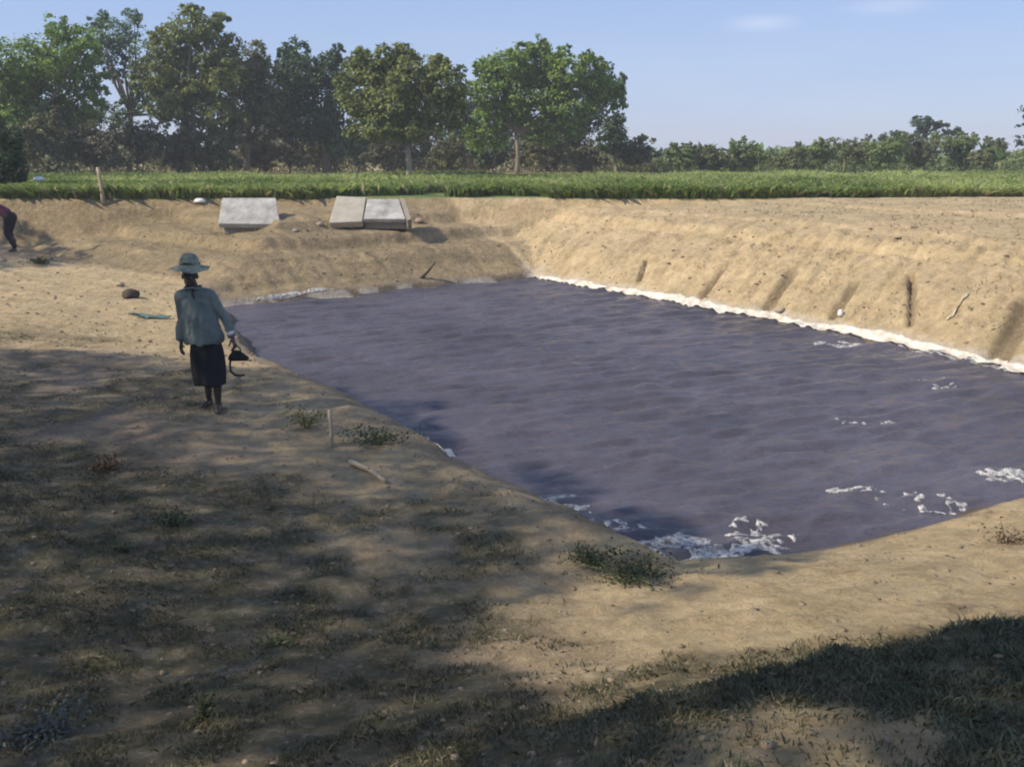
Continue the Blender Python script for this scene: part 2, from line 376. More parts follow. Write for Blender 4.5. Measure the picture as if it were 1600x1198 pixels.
o = link('liner_edge', np_mesh('liner_edge', V, np.array(F), True), em); tag(o, 'pale edge of pond sheeting along the far right waterline', 'pond liner')
q_ = o.modifiers.new('s', 'SOLIDIFY'); q_.thickness = .01
def short_edge(p, q, n_, sd_, label):
    V, F = [], []; sheet_edge(p, q, n_, 4, V, F, sd_); V = np.array(V); x, y = V[:, 0].copy(), V[:, 1].copy()
    t = np.repeat(np.linspace(0, 1, n_), 5); V[:, 2] = np.maximum(height(x, y), wave(x, y)-.012)+.012+.012*(fbm(x*9, y*9, 163, 3)-.3)-.05*(1-ss(0, .12, t)*ss(1, .88, t))
    o = tag(link('liner_edge', np_mesh('liner_edge', V, np.array(F), True), em), label, 'pond liner'); q_ = o.modifiers.new('s', 'SOLIDIFY'); q_.thickness = .008
short_edge((-.55, 9.4), (-1.15, 10.3), 50, 11., 'short pale edge of pond sheeting on the near left shore, opposite the lying stick')
short_edge((.75, 7.5), (.05, 8.55), 60, 14., 'pale edge of pond sheeting leading into the foamy near corner')

# ------------------------------------------------------------------ tubes and leaves
def tube(pts, rads, seg=7):
    V, F = [], []; pts = [Vector(p) for p in pts]
    for i, p in enumerate(pts):
        d = (pts[min(i+1, len(pts)-1)]-pts[max(i-1, 0)]).normalized()
        a = d.cross(Vector((.3, 1, .2))).normalized(); bb = d.cross(a)
        for k in range(seg):
            t = 2*math.pi*k/seg; V.append(p+(a*math.cos(t)+bb*math.sin(t))*rads[i])
    for i in range(len(pts)-1):
        for k in range(seg):
            F.append((i*seg+k, i*seg+(k+1) % seg, (i+1)*seg+(k+1) % seg, (i+1)*seg+k))
    c0 = len(V); V.append(pts[0]); V.append(pts[-1])
    for k in range(seg):
        F.append((c0, (k+1) % seg, k, k)); F.append((c0+1, (len(pts)-1)*seg+k, (len(pts)-1)*seg+(k+1) % seg, (len(pts)-1)*seg+(k+1) % seg))
    return V, F
def tubes_mesh(name, lst, seg=7):
    me = bpy.data.meshes.new(name); V, F = [], []
    for pts, rads in lst:
        v, f = tube(pts, rads, seg); o = len(V); V += v; F += [tuple(dict.fromkeys(i+o for i in q)) for q in f]
    me.from_pydata([tuple(p) for p in V], [], F)
    for p in me.polygons: p.use_smooth = True
    return me
def leaves_np(P, size, tone, asp=.6, up=.5, out=None):
    """kite shaped leaves at points P (n,3)"""
    n_ = len(P)
    d = rng.normal(size=(n_, 3)); d[:, 2] += 0
    nrm = rng.normal(size=(n_, 3)); nrm[:, 2] += up*2
    if out is not None: nrm += out*1.2
    nrm /= np.linalg.norm(nrm, axis=1, keepdims=True)
    d -= (d*nrm).sum(1, keepdims=True)*nrm; d /= np.linalg.norm(d, axis=1, keepdims=True)
    e = np.cross(nrm, d); s = (size*(.6+.8*rng.random(n_)))[:, None]
    droop = np.array([0, 0, -1.])*s*.15
    V = np.stack([P-d*s*.5, P+e*s*asp*.5, P+d*s*.5+droop, P-e*s*asp*.5], 1).reshape(-1, 3)
    return V, np.arange(n_*4).reshape(-1, 4), tone
def crown_mesh(name, blobs, nleaf, size, seed=0, hollow=.35, clump=.22):
    """blobs: (centre, rx, ry, rz)"""
    r = np.random.default_rng(seed); P, O, T = [], [], []
    vol = np.array([b_[1]*b_[3]+.01 for b_ in blobs]); vol = vol/vol.sum()
    for (c_, rx, ry, rz), w_ in zip(blobs, vol):
        k = int(nleaf*w_); nc = max(12, k//22)
        # clump centres biased to the blob's shell
        d = r.normal(size=(nc, 3)); d /= np.linalg.norm(d, axis=1, keepdims=True)
        rad = (hollow+(1-hollow)*r.random(nc)**.5)*(.82+.36*fbm(d[:, 0]*2.2+seed, d[:, 2]*2.2+d[:, 1]*1.7, 7, 3))
        cc = d*rad[:, None]; ct = r.random(nc)
        j = r.integers(0, nc, k); p = cc[j]+r.normal(size=(k, 3))*clump*.55
        q = np.array(c_)+p*np.array([rx, ry, rz])
        P.append(q); O.append(d[j]); T.append(np.clip(.6*ct[j]+.45*r.random(k)-.05, 0, 1))
    P = np.concatenate(P); O = np.concatenate(O); T = np.concatenate(T)
    V, F, T = leaves_np(P, size, T, out=O)
    odd = .7*(r.random(len(T)) < .07).astype(float)
    return np_mesh(name, V, F, False, dict(tone=T, odd=odd))

bark = simple('bark', (.15, .12, .09), (.28, .235, .18), 5, .95, .6, .03, (4, 4, .8))
palebark = simple('pale_bark', (.27, .22, .16), (.42, .36, .28), 5, .95, .6, .03, (4, 4, .8))
L_bright = leafmat('leaf_bright', (.07, .13, .028), (.31, .44, .085), (.18, .18, .06), .35)
L_mid = leafmat('leaf_mid', (.08, .11, .032), (.34, .38, .11), (.17, .16, .07), .35)
L_dark = leafmat('leaf_dark', (.018, .045, .022), (.13, .21, .08), (.07, .09, .04), .3)
L_dry = leafmat('leaf_dry', (.080, .090, .040), (.30, .30, .145), (.18, .16, .09), .35)
L_blue = leafmat('leaf_blue', (.045, .090, .045), (.22, .32, .14), (.10, .13, .07), .35)
L_brown = leafmat('leaf_brown', (.11, .105, .060), (.25, .24, .145), (.22, .19, .12), .35)

LS, LN = .62, 2.2
def tree(name, label, cat, Y, base, trunkpx, blobs_px, lm, nleaf, size, seed, tr=.16, bm_=bark, thick=.8, group=None, limbs=True, hollow=.35, dy=.5, sat=4):
    """a tree that stands at depth Y: base (px), blobs (px,py,rx,ry) give the silhouette of its crown"""
    r = random.Random(seed)
    o = at(base, 300, Y); bz = gz(o.x, Y)-.05; root = empty(name, (o.x, Y, bz)); tag(root, label, cat, group)
    O = Vector((o.x, Y, bz)); s = Y/1500*1.03; bl = []
    for (px, py, rx, ry) in blobs_px:
        oy = r.uniform(-dy, dy)*rx*s
        c_ = at(px, py, Y+oy)-O; bl.append((tuple(c_), rx*s*.84, max(rx, ry)*s*thick*.84, ry*s*.84))
        for k in range(sat):
            a = r.uniform(-.5, 3.6) if k else r.uniform(.6, 2.4); f = r.uniform(.75, 1.08); q = r.uniform(.24, .42); yy = r.uniform(-.6, .6)*rx*s*thick
            bl.append(((c_.x+math.cos(a)*rx*s*f, c_.y+yy, c_.z+math.sin(a)*ry*s*f), rx*s*q, rx*s*q, min(rx, ry*1.3)*s*q))
    link('crown', crown_mesh('crown', bl, int(nleaf*LN), size*LS, seed, hollow), lm, root)
    fork = at(trunkpx[0], trunkpx[1], Y)-O; lst = []
    mid = fork*.5+Vector((r.uniform(-.08, .08), 0, 0))
    lst.append(([(0, 0, 0), mid*.5, mid, fork], [tr*1.35, tr*1.05, tr*.95, tr*.8]))
    for i, (c_, rx, ry, rz) in enumerate(bl):
        if i % (sat+1) and i % 2: continue
        c_ = Vector(c_)
        st = fork if c_.z > fork.z*.9 else mid
        m1 = st.lerp(c_, .5)+Vector((r.uniform(-.2, .2), r.uniform(-.2, .2), -.15*abs(c_.x-st.x)))
        lst.append(([st, m1, c_], [tr*.62, tr*.38, tr*.12]))
        for k in range((4 if i % (sat+1) == 0 else 1) if limbs else 0):
            e = c_+Vector((r.uniform(-1, 1)*rx, r.uniform(-1, 1)*ry, r.uniform(-.3, 1)*rz))*.85
            q = m1.lerp(c_, r.uniform(.1, .8)); lst.append(([q, q.lerp(e, .5)+Vector((0, 0, .1)), e], [tr*.26, tr*.17, tr*.05]))
    link('trunk', tubes_mesh('trunk', lst), bm_, root)
    return root

T = tree
T('broadleaf_tree', 'bright green leafy tree filling the left edge of the photo', 'tree', 47, 40, (30, 190),
  [(-40, 150, 70, 75), (20, 110, 60, 55), (75, 95, 62, 42), (115, 135, 45, 45), (40, 190, 75, 55), (100, 205, 50, 45), (-20, 235, 55, 40)], L_bright, 15000, .30, 1, .2)
T('broadleaf_tree', 'thin bluish green tree with sky showing through its leaves', 'tree', 53, 205, (205, 180),
  [(185, 50, 42, 26), (165, 85, 30, 20), (225, 85, 30, 28), (205, 120, 30, 16), (235, 150, 40, 26), (180, 185, 38, 26)], L_blue, 4300, .26, 2, .13, hollow=.2)
T('broadleaf_tree', 'tallest tree of the row, with an olive green crown rising above its neighbours', 'tree', 50, 285, (288, 170),
  [(300, 45, 42, 28), (345, 72, 34, 26), (270, 80, 34, 26), (320, 115, 52, 28), (250, 120, 34, 30), (265, 165, 42, 30), (330, 175, 50, 36), (350, 120, 36, 30)], L_mid, 11500, .28, 3, .17)
T('broadleaf_tree', 'brownish olive tree between the tallest tree and the dark round tree', 'tree', 52, 385, (388, 190),
  [(385, 105, 36, 26), (405, 140, 40, 34), (375, 165, 46, 36), (420, 180, 34, 34), (385, 205, 46, 26)], L_dry, 8000, .26, 4, .15)
T('broadleaf_tree', 'dark dense round crowned tree, darkest of the row', 'tree', 54, 512, (510, 200),
  [(480, 115, 52, 34), (515, 115, 32, 30), (455, 145, 40, 40), (505, 160, 42, 42), (480, 195, 50, 34), (520, 205, 28, 40)], L_dark, 12000, .27, 5, .2)
T('broadleaf_tree', 'spreading olive tree with a forked pale trunk standing at the edge of the field', 'tree', 42, 640, (636, 222),
  [(590, 115, 48, 30), (650, 112, 50, 32), (690, 135, 40, 34), (560, 150, 36, 36), (615, 165, 56, 36), (670, 175, 52, 34), (590, 195, 40, 28), (705, 175, 28, 32), (640, 205, 40, 20)], L_mid, 14500, .25, 6, .13, palebark)
T('broadleaf_tree', 'large bright green tree at the right end of the tall row', 'tree', 50, 808, (806, 205),
  [(790, 108, 48, 28), (845, 100, 48, 26), (890, 118, 44, 30), (765, 140, 34, 34), (830, 150, 58, 34), (890, 165, 46, 34), (930, 130, 34, 28), (785, 180, 44, 32), (850, 205, 40, 24), (955, 155, 22, 20), (760, 215, 34, 26)], L_bright, 17500, .27, 7, .12)
T('broadleaf_tree', 'narrow bluish tree leaning out at the right side of the large bright tree', 'tree', 56, 905, (905, 200),
  [(900, 205, 32, 28), (925, 190, 22, 22), (955, 140, 20, 24), (968, 158, 13, 14), (880, 235, 28, 18), (940, 118, 20, 16)], L_blue, 4000, .25, 8, .12)
T('small_tree', 'small dark bushy tree just right of the tall row', 'tree', 54, 962, (962, 245),
  [(960, 205, 24, 22), (952, 228, 22, 16), (972, 225, 18, 16)], L_dark, 2800, .22, 9, .1)
T('broadleaf_tree', 'shadowy bluish green tree behind the gap between the forked tree and the large bright tree', 'tree', 58, 735, (735, 225),
  [(738, 190, 34, 26), (720, 165, 26, 26), (750, 225, 36, 24), (705, 215, 30, 24)], L_blue, 5500, .27, 10, .14)
T('shrub', 'dark green bush hanging down at the left edge beside the bank top', 'bush', 29, 12, (12, 275),
  [(5, 235, 36, 30), (20, 268, 24, 24), (-12, 262, 34, 36), (6, 292, 24, 16)], L_dark, 4200, .15, 12, .06)
# flat topped dark trees far to the right
T('flat_topped_tree', 'dark flat topped tree on the skyline above the right hand scrub', 'tree', 75, 1440, (1440, 222),
  [(1438, 193, 22, 8), (1452, 200, 14, 7), (1440, 212, 12, 10)], L_dark, 1500, .26, 13, .1, group=None)
T('small_tree', 'small dark tree with a tufted top just right of the flat topped tree', 'tree', 75, 1478, (1478, 225),
  [(1470, 199, 10, 7), (1484, 212, 18, 8), (1492, 206, 8, 6)], L_dark, 900, .26, 14, .08)
T('small_tree', 'small round dark tree just left of the flat topped tree', 'tree', 75, 1391, (1391, 228),
  [(1391, 213, 16, 9), (1384, 222, 14, 8)], L_dark, 800, .26, 15, .08)
T('broadleaf_tree', 'dark tree cut off by the right edge of the photo above the horizon', 'tree', 60, 1640, (1640, 210),
  [(1625, 170, 30, 16), (1615, 195, 26, 12), (1655, 180, 40, 30), (1640, 215, 36, 16)], L_dark, 3000, .25, 16, .14)

# brushy bushes under the tall trees
bushes = [
 (60, 240, 50, 36, L_dry, 45, 'olive bush under the bright tree at the left edge'),
 (150, 245, 46, 36, L_brown, 46, 'brownish bush behind the leaning field post'),
 (215, 250, 42, 30, L_dry, 48, 'olive bush to the right of the field post'),
 (280, 250, 40, 32, L_brown, 49, 'brown dry bush under the tallest tree'),
 (345, 238, 38, 36, L_dry, 50, 'tall olive bush between the tallest tree and the brownish tree'),
 (405, 245, 40, 26, L_brown, 56, 'grey brown bush under the brownish olive tree'),
 (455, 238, 36, 30, L_brown, 57, 'grey brown bush at the left foot of the dark round tree'),
 (560, 245, 40, 32, L_blue, 52, 'bluish green bush left of the forked tree trunk'),
 (600, 258, 26, 18, L_brown, 50, 'low brown bush close to the forked tree trunk'),
 (690, 252, 34, 26, L_dry, 53, 'olive bush right of the forked tree trunk'),
 (770, 258, 30, 18, L_blue, 54, 'low bluish bush left of the large bright tree trunk'),
 (860, 250, 40, 24, L_dry, 54, 'olive bush right of the large bright tree trunk'),
 (925, 255, 34, 18, L_brown, 55, 'low brown bush left of the small dark bushy tree'),
 (1000, 250, 30, 20, L_dry, 55, 'olive bush right of the small dark bushy tree'),
 (20, 250, 40, 34, L_dry, 50, 'olive bush behind the dark green bush at the left edge'),
 (110, 235, 40, 34, L_dry, 52, 'olive bush behind and left of the field post'),
 (505, 245, 34, 26, L_dry, 56, 'olive bush behind the trunk of the dark round tree'),
 (645, 240, 34, 28, L_dry, 55, 'olive bush directly behind the forked tree trunk'),
 (815, 245, 30, 24, L_brown, 56, 'brown bush directly behind the trunk of the large bright tree'),
]
for i, (px, py, rx, ry, lm, Y, lab) in enumerate(bushes):
    r_ = random.Random(50+i)
    bl = [(px+r_.uniform(-.6, .6)*rx, py-14+r_.uniform(-.9, .8)*ry, rx*r_.uniform(.5, .8), ry*r_.uniform(.5, .85)) for _ in range(6)]
    T('shrub', lab, 'bush', Y, px, (px, py+6), bl, lm, 2200+int(rx*22), .22, 60+i, .05, group='bushes under the tall trees', limbs=True, hollow=.1)

# ------------------------------------------------------------------ banana plants and scrub on the right
def blade_strip(base, tip, width, sag, nseg=6):
    base = Vector(base); tip = Vector(tip); d = tip-base; sd = d.cross(Vector((0, 0, 1))).normalized(); V = []; F = []
    for i in range(nseg+1):
        t = i/nseg; p = base.lerp(tip, t)+Vector((0, 0, sag*4*t*(1-t)))
        w_ = width*math.sin(math.pi*min(1, .12+t*.95))**.7*(.8+.4*random.random())
        V += [p-sd*w_*.5-Vector((0, 0, w_*.18)), p, p+sd*w_*.5-Vector((0, 0, w_*.18))]
    for i in range(nseg):
        a = i*3; F += [(a, a+1, a+4, a+3), (a+1, a+2, a+5, a+4)]
    return V, F
stemmat = simple('banana_stem', (.12, .13, .05), (.22, .19, .10), 6, .7)
def banana(seed, h):
    random.seed(seed); root = empty('banana_plant')
    link('stem', tubes_mesh('stem', [([(0, 0, 0), (.03, 0, h*.3), (0, .02, h*.58)], [.12, .10, .06])]), stemmat, root)
    V, F, T_ = [], [], []
    k = random.randint(7, 10)
    for i in range(k):
        a = i*2.4+random.random(); ln = h*random.uniform(.42, .62); el = random.uniform(.1, 1.15)
        b0 = Vector((0, 0, h*.55)); tip = b0+Vector((math.cos(a)*math.cos(el), math.sin(a)*math.cos(el), math.sin(el)))*ln
        v, f = blade_strip(b0, tip, ln*.30, ln*.12); o = len(V); V += [tuple(x) for x in v]; F += [tuple(x+o for x in q) for q in f]
        T_ += [random.random()]*len(f)
    me = np_mesh('leaves', V, F, False, dict(tone=np.array(T_), odd=(rng.random(len(T_)) < .1).astype(float)))
    link('leaves', me, L_banana, root); return root
L_banana = leafmat('leaf_banana', (.07, .12, .05), (.20, .30, .11), (.22, .21, .12), .35)
L_scrub = leafmat('leaf_scrub', (.13, .18, .065), (.30, .37, .14), (.24, .22, .13), .4)
L_scrub2 = leafmat('leaf_scrub_olive', (.12, .14, .06), (.26, .28, .13), (.2, .18, .11), .4)
bp = [(1028, 232, 'first on the left of the banana row, near the tall trees'), (1062, 238, 'short one second from the left in the banana row'),
      (1100, 222, 'third from the left, standing up out of the left scrub'), (1122, 234, 'low one close right of the third plant'),
      (1147, 216, 'tallest, fifth from the left, leaves against the sky'), (1188, 226, 'sixth from the left, left of a gap on the skyline'),
      (1215, 234, 'low one seventh from the left'), (1245, 226, 'eighth from the left, in the middle of the row'),
      (1283, 232, 'ninth from the left, over dark scrub'), (1322, 225, 'tenth from the left, before the olive bushes'),
      (1362, 228, 'eleventh from the left, left of the flat topped tree'), (1420, 232, 'short one under the left side of the flat topped tree'),
      (1508, 222, 'just right of the small tufted dark tree'), (1540, 224, 'second from the right in the banana row'),
      (1565, 230, 'rightmost of the banana row')]
kinds = {}
for i, (px, top, lab) in enumerate(bp):
    Y = 52+random.Random(i).uniform(-2, 6); p = at(px, 240, Y); bz = gz(p.x, Y)
    h = at(px, top, Y).z-bz+.15
    k = i % 4
    if k not in kinds: kinds[k] = banana(200+k, 2.4); o = kinds[k]
    else: o = copy_tree(kinds[k])
    o.location = (p.x, Y, bz-.05); o.rotation_euler = (0, 0, i*1.7); o.scale = (h/2.4,)*3
    o['label'] = 'ragged banana plant, '+lab; o['category'] = 'banana plant'; o['group'] = 'banana plants in the row beyond the field on the right'
sh = [(1055, 252, 34, 12, L_dry, 50), (1115, 250, 36, 14, L_brown, 51), (1170, 250, 34, 15, L_dark, 52), (1225, 252, 32, 12, L_dry, 50),
      (1280, 250, 34, 14, L_brown, 52), (1335, 246, 36, 17, L_dry, 54), (1390, 246, 34, 17, L_mid, 52), (1445, 244, 36, 18, L_dry, 53),
      (1500, 244, 34, 18, L_brown, 54), (1550, 248, 32, 16, L_mid, 52)]
wl = ['olive scrub bush at the left end of the right hand row', 'brown scrub bush under the tall raised banana leaves', 'dark scrub bush left of the middle of the row',
      'low olive scrub bush in the middle of the row', 'brown scrub bush right of the middle of the row', 'rounded olive scrub bush left of the small round dark tree',
      'mid green scrub bush under the small round dark tree', 'olive scrub bush under the flat topped tree', 'brown scrub bush right of the flat topped tree',
      'mid green scrub bush at the right end of the row']
for i, (px, py, rx, ry, lm, Y) in enumerate(sh):
    r_ = random.Random(150+i)
    bl = [(px+r_.uniform(-.7, .7)*rx, py-5+r_.uniform(-.9, .8)*ry, rx*r_.uniform(.5, .8), ry*r_.uniform(.6, 1.1)) for _ in range(6)]
    T('shrub', wl[i], 'bush', Y, px, (px, py+6), bl, (L_scrub, L_scrub2)[i % 2], 3000, .2, 160+i, .04, group='scrub beyond the field on the right', hollow=.1, sat=1)

# ------------------------------------------------------------------ far undergrowth that reads as one mass
def thicket(name, label, x0, x1, y0, y1, h0, h1, k, lm, sd_, size=.2):
    x = rng.uniform(x0, x1, k); y = rng.uniform(y0, y1, k); top = (h0+(h1-h0)*fbm(x*.35, y*.2, sd_, 4)**1.3*1.6)*(.35+.65*ss(x1, x1-6, x)*ss(x0, x0+4, x)) if sd_ > 175 else h0+(h1-h0)*fbm(x*.35, y*.2, sd_, 4)**1.3*1.6
    z = 1.8+top*rng.random(k)**.8; t = np.clip(fbm(x*.8, z*1.2, sd_+3, 3)*1.3-.3+.3*rng.random(k), 0, 1)
    V, F, t = leaves_np(np.stack([x, y, z], -1), size, t, .6, .2)
    tag(link(name, np_mesh(name, V, F, False, dict(tone=t, odd=(rng.random(k) < .08).astype(float))), lm), label, 'undergrowth', kind='stuff')
thicket('scrub', 'continuous low green scrub behind the banana row on the right', 6, 40, 58, 64, .3, 1.5, 26000, L_scrub, 171)
thicket('undergrowth', 'olive brown undergrowth behind the trunks of the tall tree row', -40, 9, 58, 64, .4, 2.4, 32000, leafmat('leaf_undergrowth', (.12, .125, .055), (.33, .31, .16), (.3, .26, .16), .45), 181, .22)

# ------------------------------------------------------------------ the crop
nb = 150000
u = rng.random(nb); cy = 27.15+(19.5)*u**1.7; cx = (rng.random(nb)*2-1)*(cy*.56+4)
rows = np.round(cy/.28)*.28+rng.normal(size=nb)*.05; cy = np.where(rng.random(nb) < .6, np.maximum(rows, 27.1), cy)
hole = fbm(cx*.35, cy*.35, 101, 3); keep = (hole > .33) & (cy > 27.05+1.1*ss(.5, .75, fbm(cx*.5, cx*0, 103, 3))); cx, cy = cx[keep], cy[keep]; nb = len(cx)
cz = height(cx, cy, False)
hh = (.20+.16*rng.random(nb))*(.45+1.1*fbm(cx*.45, cy*.2, 111, 4))*np.where(rng.random(nb) < .012, 1.5, 1)
hh = np.minimum(hh, .40+.06*rng.random(nb))
aa = rng.random(nb)*2*math.pi; wdt = .022+.028*rng.random(nb)
lean = rng.normal(size=(nb, 2))*.13
B0 = np.stack([cx-np.cos(aa)*wdt, cy-np.sin(aa)*wdt, cz-.03], -1); B1 = np.stack([cx+np.cos(aa)*wdt, cy+np.sin(aa)*wdt, cz-.03], -1)
M1 = np.stack([cx+np.cos(aa)*wdt+lean[:, 0]*.4, cy+np.sin(aa)*wdt+lean[:, 1]*.4, cz+hh*.65], -1); M0 = np.stack([cx-np.cos(aa)*wdt+lean[:, 0]*.4, cy-np.sin(aa)*wdt+lean[:, 1]*.4, cz+hh*.65], -1)
TP = np.stack([cx+lean[:, 0]*1.6, cy+lean[:, 1]*1.6, cz+hh], -1)
V = np.stack([B0, B1, M1, TP, M0], 1).reshape(-1, 3); F = np.arange(nb*5).reshape(-1, 5)
tone = np.clip((fbm(cx*.22, cy*.16, 121, 4)-.3)*1.9+.35*rng.random(nb)-.1, 0, 1)
L_crop = leafmat('crop_leaf', (.13, .21, .04), (.43, .50, .17), (.5, .46, .26), .45)
tag(link('crop', np_mesh('crop', V, F, False, dict(tone=tone, odd=(rng.random(nb) < .1).astype(float))), L_crop),
    'low bright green crop growing in the field behind the pond bank', 'crop', kind='stuff')

# ------------------------------------------------------------------ ground cover near the camera
def blades(name, x, y, h, wd, lm, label, cat, lean_=.5, tonef=None):
    n_ = len(x); z = height(x, y); a = rng.random(n_)*6.283; ln = rng.normal(size=(n_, 2))*lean_*h[:, None]
    dx, dy = np.cos(a)*wd, np.sin(a)*wd
    V = np.stack([np.stack([x-dx, y-dy, z-.01], -1), np.stack([x+dx, y+dy, z-.01], -1),
                  np.stack([x+dx*.7+ln[:, 0]*.4, y+dy*.7+ln[:, 1]*.4, z+h*.6], -1), np.stack([x+ln[:, 0], y+ln[:, 1], z+h], -1),
                  np.stack([x-dx*.7+ln[:, 0]*.4, y-dy*.7+ln[:, 1]*.4, z+h*.6], -1)], 1).reshape(-1, 3)
    t = rng.random(n_) if tonef is None else tonef
    o = link(name, np_mesh(name, V, np.arange(n_*5).reshape(-1, 5), False, dict(tone=t, odd=(rng.random(n_) < .25).astype(float))), lm)
    return tag(o, label, cat, kind='stuff')
def gmask(x, y):
    nl, nr, fr, fl, ll = dists(x, y); p = fbm(x*.8, y*.8, 61, 4); p2 = fbm(x*2.5, y*2.5, 71, 4)
    g = ss(.40, .62, p+.34*(1-ss(3.0, 9.5, y-.35*(-x)*.9))-.08+.14*(p2-.5)*2)*ss(.4, 1.4, nl)
    g = np.maximum(g, ss(.35, .55, p2+.25)*ss(2.2, 2.7, nr+.6*(p-.5))*ss(.2, .9, x+.4))
    g = g*(1-ss(-.4, .3, x+1.6*(p2-.5))*(1-ss(2.3, 2.9, nr+.9*(p2-.5))))*(1-.85*(1-ss(.5, 1.1, np.hypot((x-.95)/.55, (y-2.75)/.42)+.9*(p2-.5))))
    return g*(1-ss(13, 16, y))
L_grass = leafmat('grass_blade', (.075, .078, .038), (.165, .155, .085), (.24, .20, .13), .3)
nn = 420000; y_ = 1.8+12*rng.random(nn)**1.5; x_ = (rng.random(nn)*2-1)*(y_*.62+1)
cl = fbm(x_*5, y_*5, 131, 2); kp = rng.random(nn) < gmask(x_, y_)*ss(.30, .75, cl)
x_, y_ = x_[kp], y_[kp]
blades('grass', x_, y_, .010+.018*rng.random(len(x_))*(.4+cl[kp]), np.full(len(x_), .0022)+.0022*rng.random(len(x_)), L_grass,
       'short rough grass and weeds in the shade of the near bank', 'grass', .9)
nn = 150000; x_ = rng.uniform(-.2, 4.2, nn); y_ = rng.uniform(1.7, 5.6, nn)
sb_ = -side((.25, 3.35), (2.6, 4.45), x_, y_)+.35*(fbm(x_*2.2, y_*2.2, 43, 3)-.5); p2_ = fbm(x_*2.5, y_*2.5, 71, 4)
pt_ = 1-ss(.5, 1.1, np.hypot((x_-.95)/.55, (y_-2.75)/.42)+.9*(p2_-.5))
kp = rng.random(nn) < ss(-.12, .3, sb_+.25*(fbm(x_*9, y_*9, 77, 2)-.5))*ss(-.3, .8, x_)*ss(.25, .5, fbm(x_*7, y_*7, 79, 2))*(1-.93*pt_); x_, y_ = x_[kp], y_[kp]
L_dgrass = leafmat('hump_grass', (.085, .105, .062), (.19, .205, .125), (.24, .22, .15), .35)
blades('hump_grass', x_, y_, (.010+.024*rng.random(len(x_)))*(.5+fbm(x_*4, y_*4, 133, 2)), .0028+.003*rng.random(len(x_)), L_dgrass, 'thick dark green grass on the hump at the lower right corner', 'grass', .8)
nn = 9000; y_ = 12+13*rng.random(nn); x_ = (rng.random(nn)*2-1)*(y_*.58)
a_, b_, c_, d_, e_ = dists(x_, y_); kp = (np.maximum(c_, np.minimum(d_, e_)) > .25) & (rng.random(nn) < ss(.45, .65, fbm(x_*1.5, y_*1.5, 141, 3)))
x_, y_ = x_[kp], y_[kp]
L_straw = leafmat('dry_grass', (.26, .21, .12), (.42, .34, .21), (.2, .19, .1), .3)
blades('dry_grass', x_, y_, .03+.06*rng.random(len(x_)), .006+.007*rng.random(len(x_)), L_straw, 'sparse dry grass on the far earth banks', 'grass', .6)

# clods and stones as one uncountable litter
def ico_rocks(name, pts, mat_, label, cat):
    bm = bmesh.new(); bmesh.ops.create_icosphere(bm, subdivisions=1, radius=1)
    bv = np.array([v.co[:] for v in bm.verts]); bf = np.array([[v.index for v in f.verts] for f in bm.faces]); bm.free()
    Vs, Fs, o = [], [], 0
    for (x, y, z, s) in pts:
        v = bv*(1+.35*rng.normal(size=(len(bv), 1))*.6)*np.array([s*rng.uniform(.8, 1.5), s*rng.uniform(.8, 1.4), s*rng.uniform(.4, .8)])
        Vs.append(v+np.array([x, y, z])); Fs.append(bf+o); o += len(bv)
    return tag(link(name, np_mesh(name, np.concatenate(Vs), np.concatenate(Fs)), mat_), label, cat, kind='stuff')
pts = []
x_ = rng.uniform(-9, 6, 5200); y_ = 1.9+14*rng.random(5200)**1.4; zz = height(x_, y_)
for x, y, z in zip(x_, y_, zz):
    if z > .1: pts.append((x, y, z, random.choice((.006, .008, .010, .014, .019))))
x_ = rng.uniform(-14, 15, 2200); y_ = rng.uniform(12, 26.5, 2200); zz = height(x_, y_)
for x, y, z in zip(x_, y_, zz):
    if z > .12: pts.append((x, y, z, random.choice((.015, .02, .03, .035))))
ico_rocks('soil_clods', pts, simple('clod', (.14, .105, .07), (.30, .23, .155), 4, .95), 'loose clods of dry earth scattered over the banks', 'clods')

# distinct weeds
def weed(name, label, cat, px, py, h, rad, lm, nleaf, seed, leaf=.035, stemm=None):
    p = gp(px, py); root = empty(name, p-Vector((0, 0, .01))); tag(root, label, cat)
    r = random.Random(seed); lst = []; P = []; T_ = []
    for i in range(9):
        a = r.uniform(0, 6.28); e = Vector((math.cos(a)*rad*r.random(), math.sin(a)*rad*r.random(), h*r.uniform(.6, 1)))
        lst.append(([(e.x*.15, e.y*.15, 0), e*.5+Vector((0, 0, h*.1)), e], [.005, .004, .002]))
        for k in range(nleaf//9):
            q = e*r.uniform(.2, 1.05)+Vector((r.gauss(0, rad*.22), r.gauss(0, rad*.22), r.gauss(0, h*.08))); q.z = max(.01, q.z); P.append(q[:]); T_.append(r.random())
    link('stems', tubes_mesh('stems', lst, 4), stemm or stemmat, root)
    V, F, t = leaves_np(np.array(P), leaf, np.array(T_), .5)
    link('leaves', np_mesh('leaves', V, F, False, dict(tone=t, odd=(rng.random(len(t)) < .15).astype(float))), lm, root)
    return root
L_weed = leafmat('weed_leaf', (.03, .05, .02), (.09, .12, .045), (.14, .12, .06))
L_weedy = leafmat('yellow_weed', (.12, .13, .04), (.26, .27, .09), (.2, .16, .08))
L_rust = leafmat('rust_weed', (.10, .055, .03), (.18, .10, .055), (.2, .14, .08))
L_grey = leafmat('grey_weed', (.06, .07, .06), (.15, .165, .15), (.12, .13, .11))
weed('weed', 'yellow green tuft at the water edge left of the upright stake', 'weed', 478, 668, .22, .28, L_weedy, 320, 1)
weed('weed', 'dark green clump at the water edge right of the upright stake', 'weed', 585, 690, .16, .42, L_weed, 460, 2)
weed('weed', 'rusty brown weed in the shade left of the walking person', 'weed', 165, 735, .13, .2, L_rust, 260, 3)
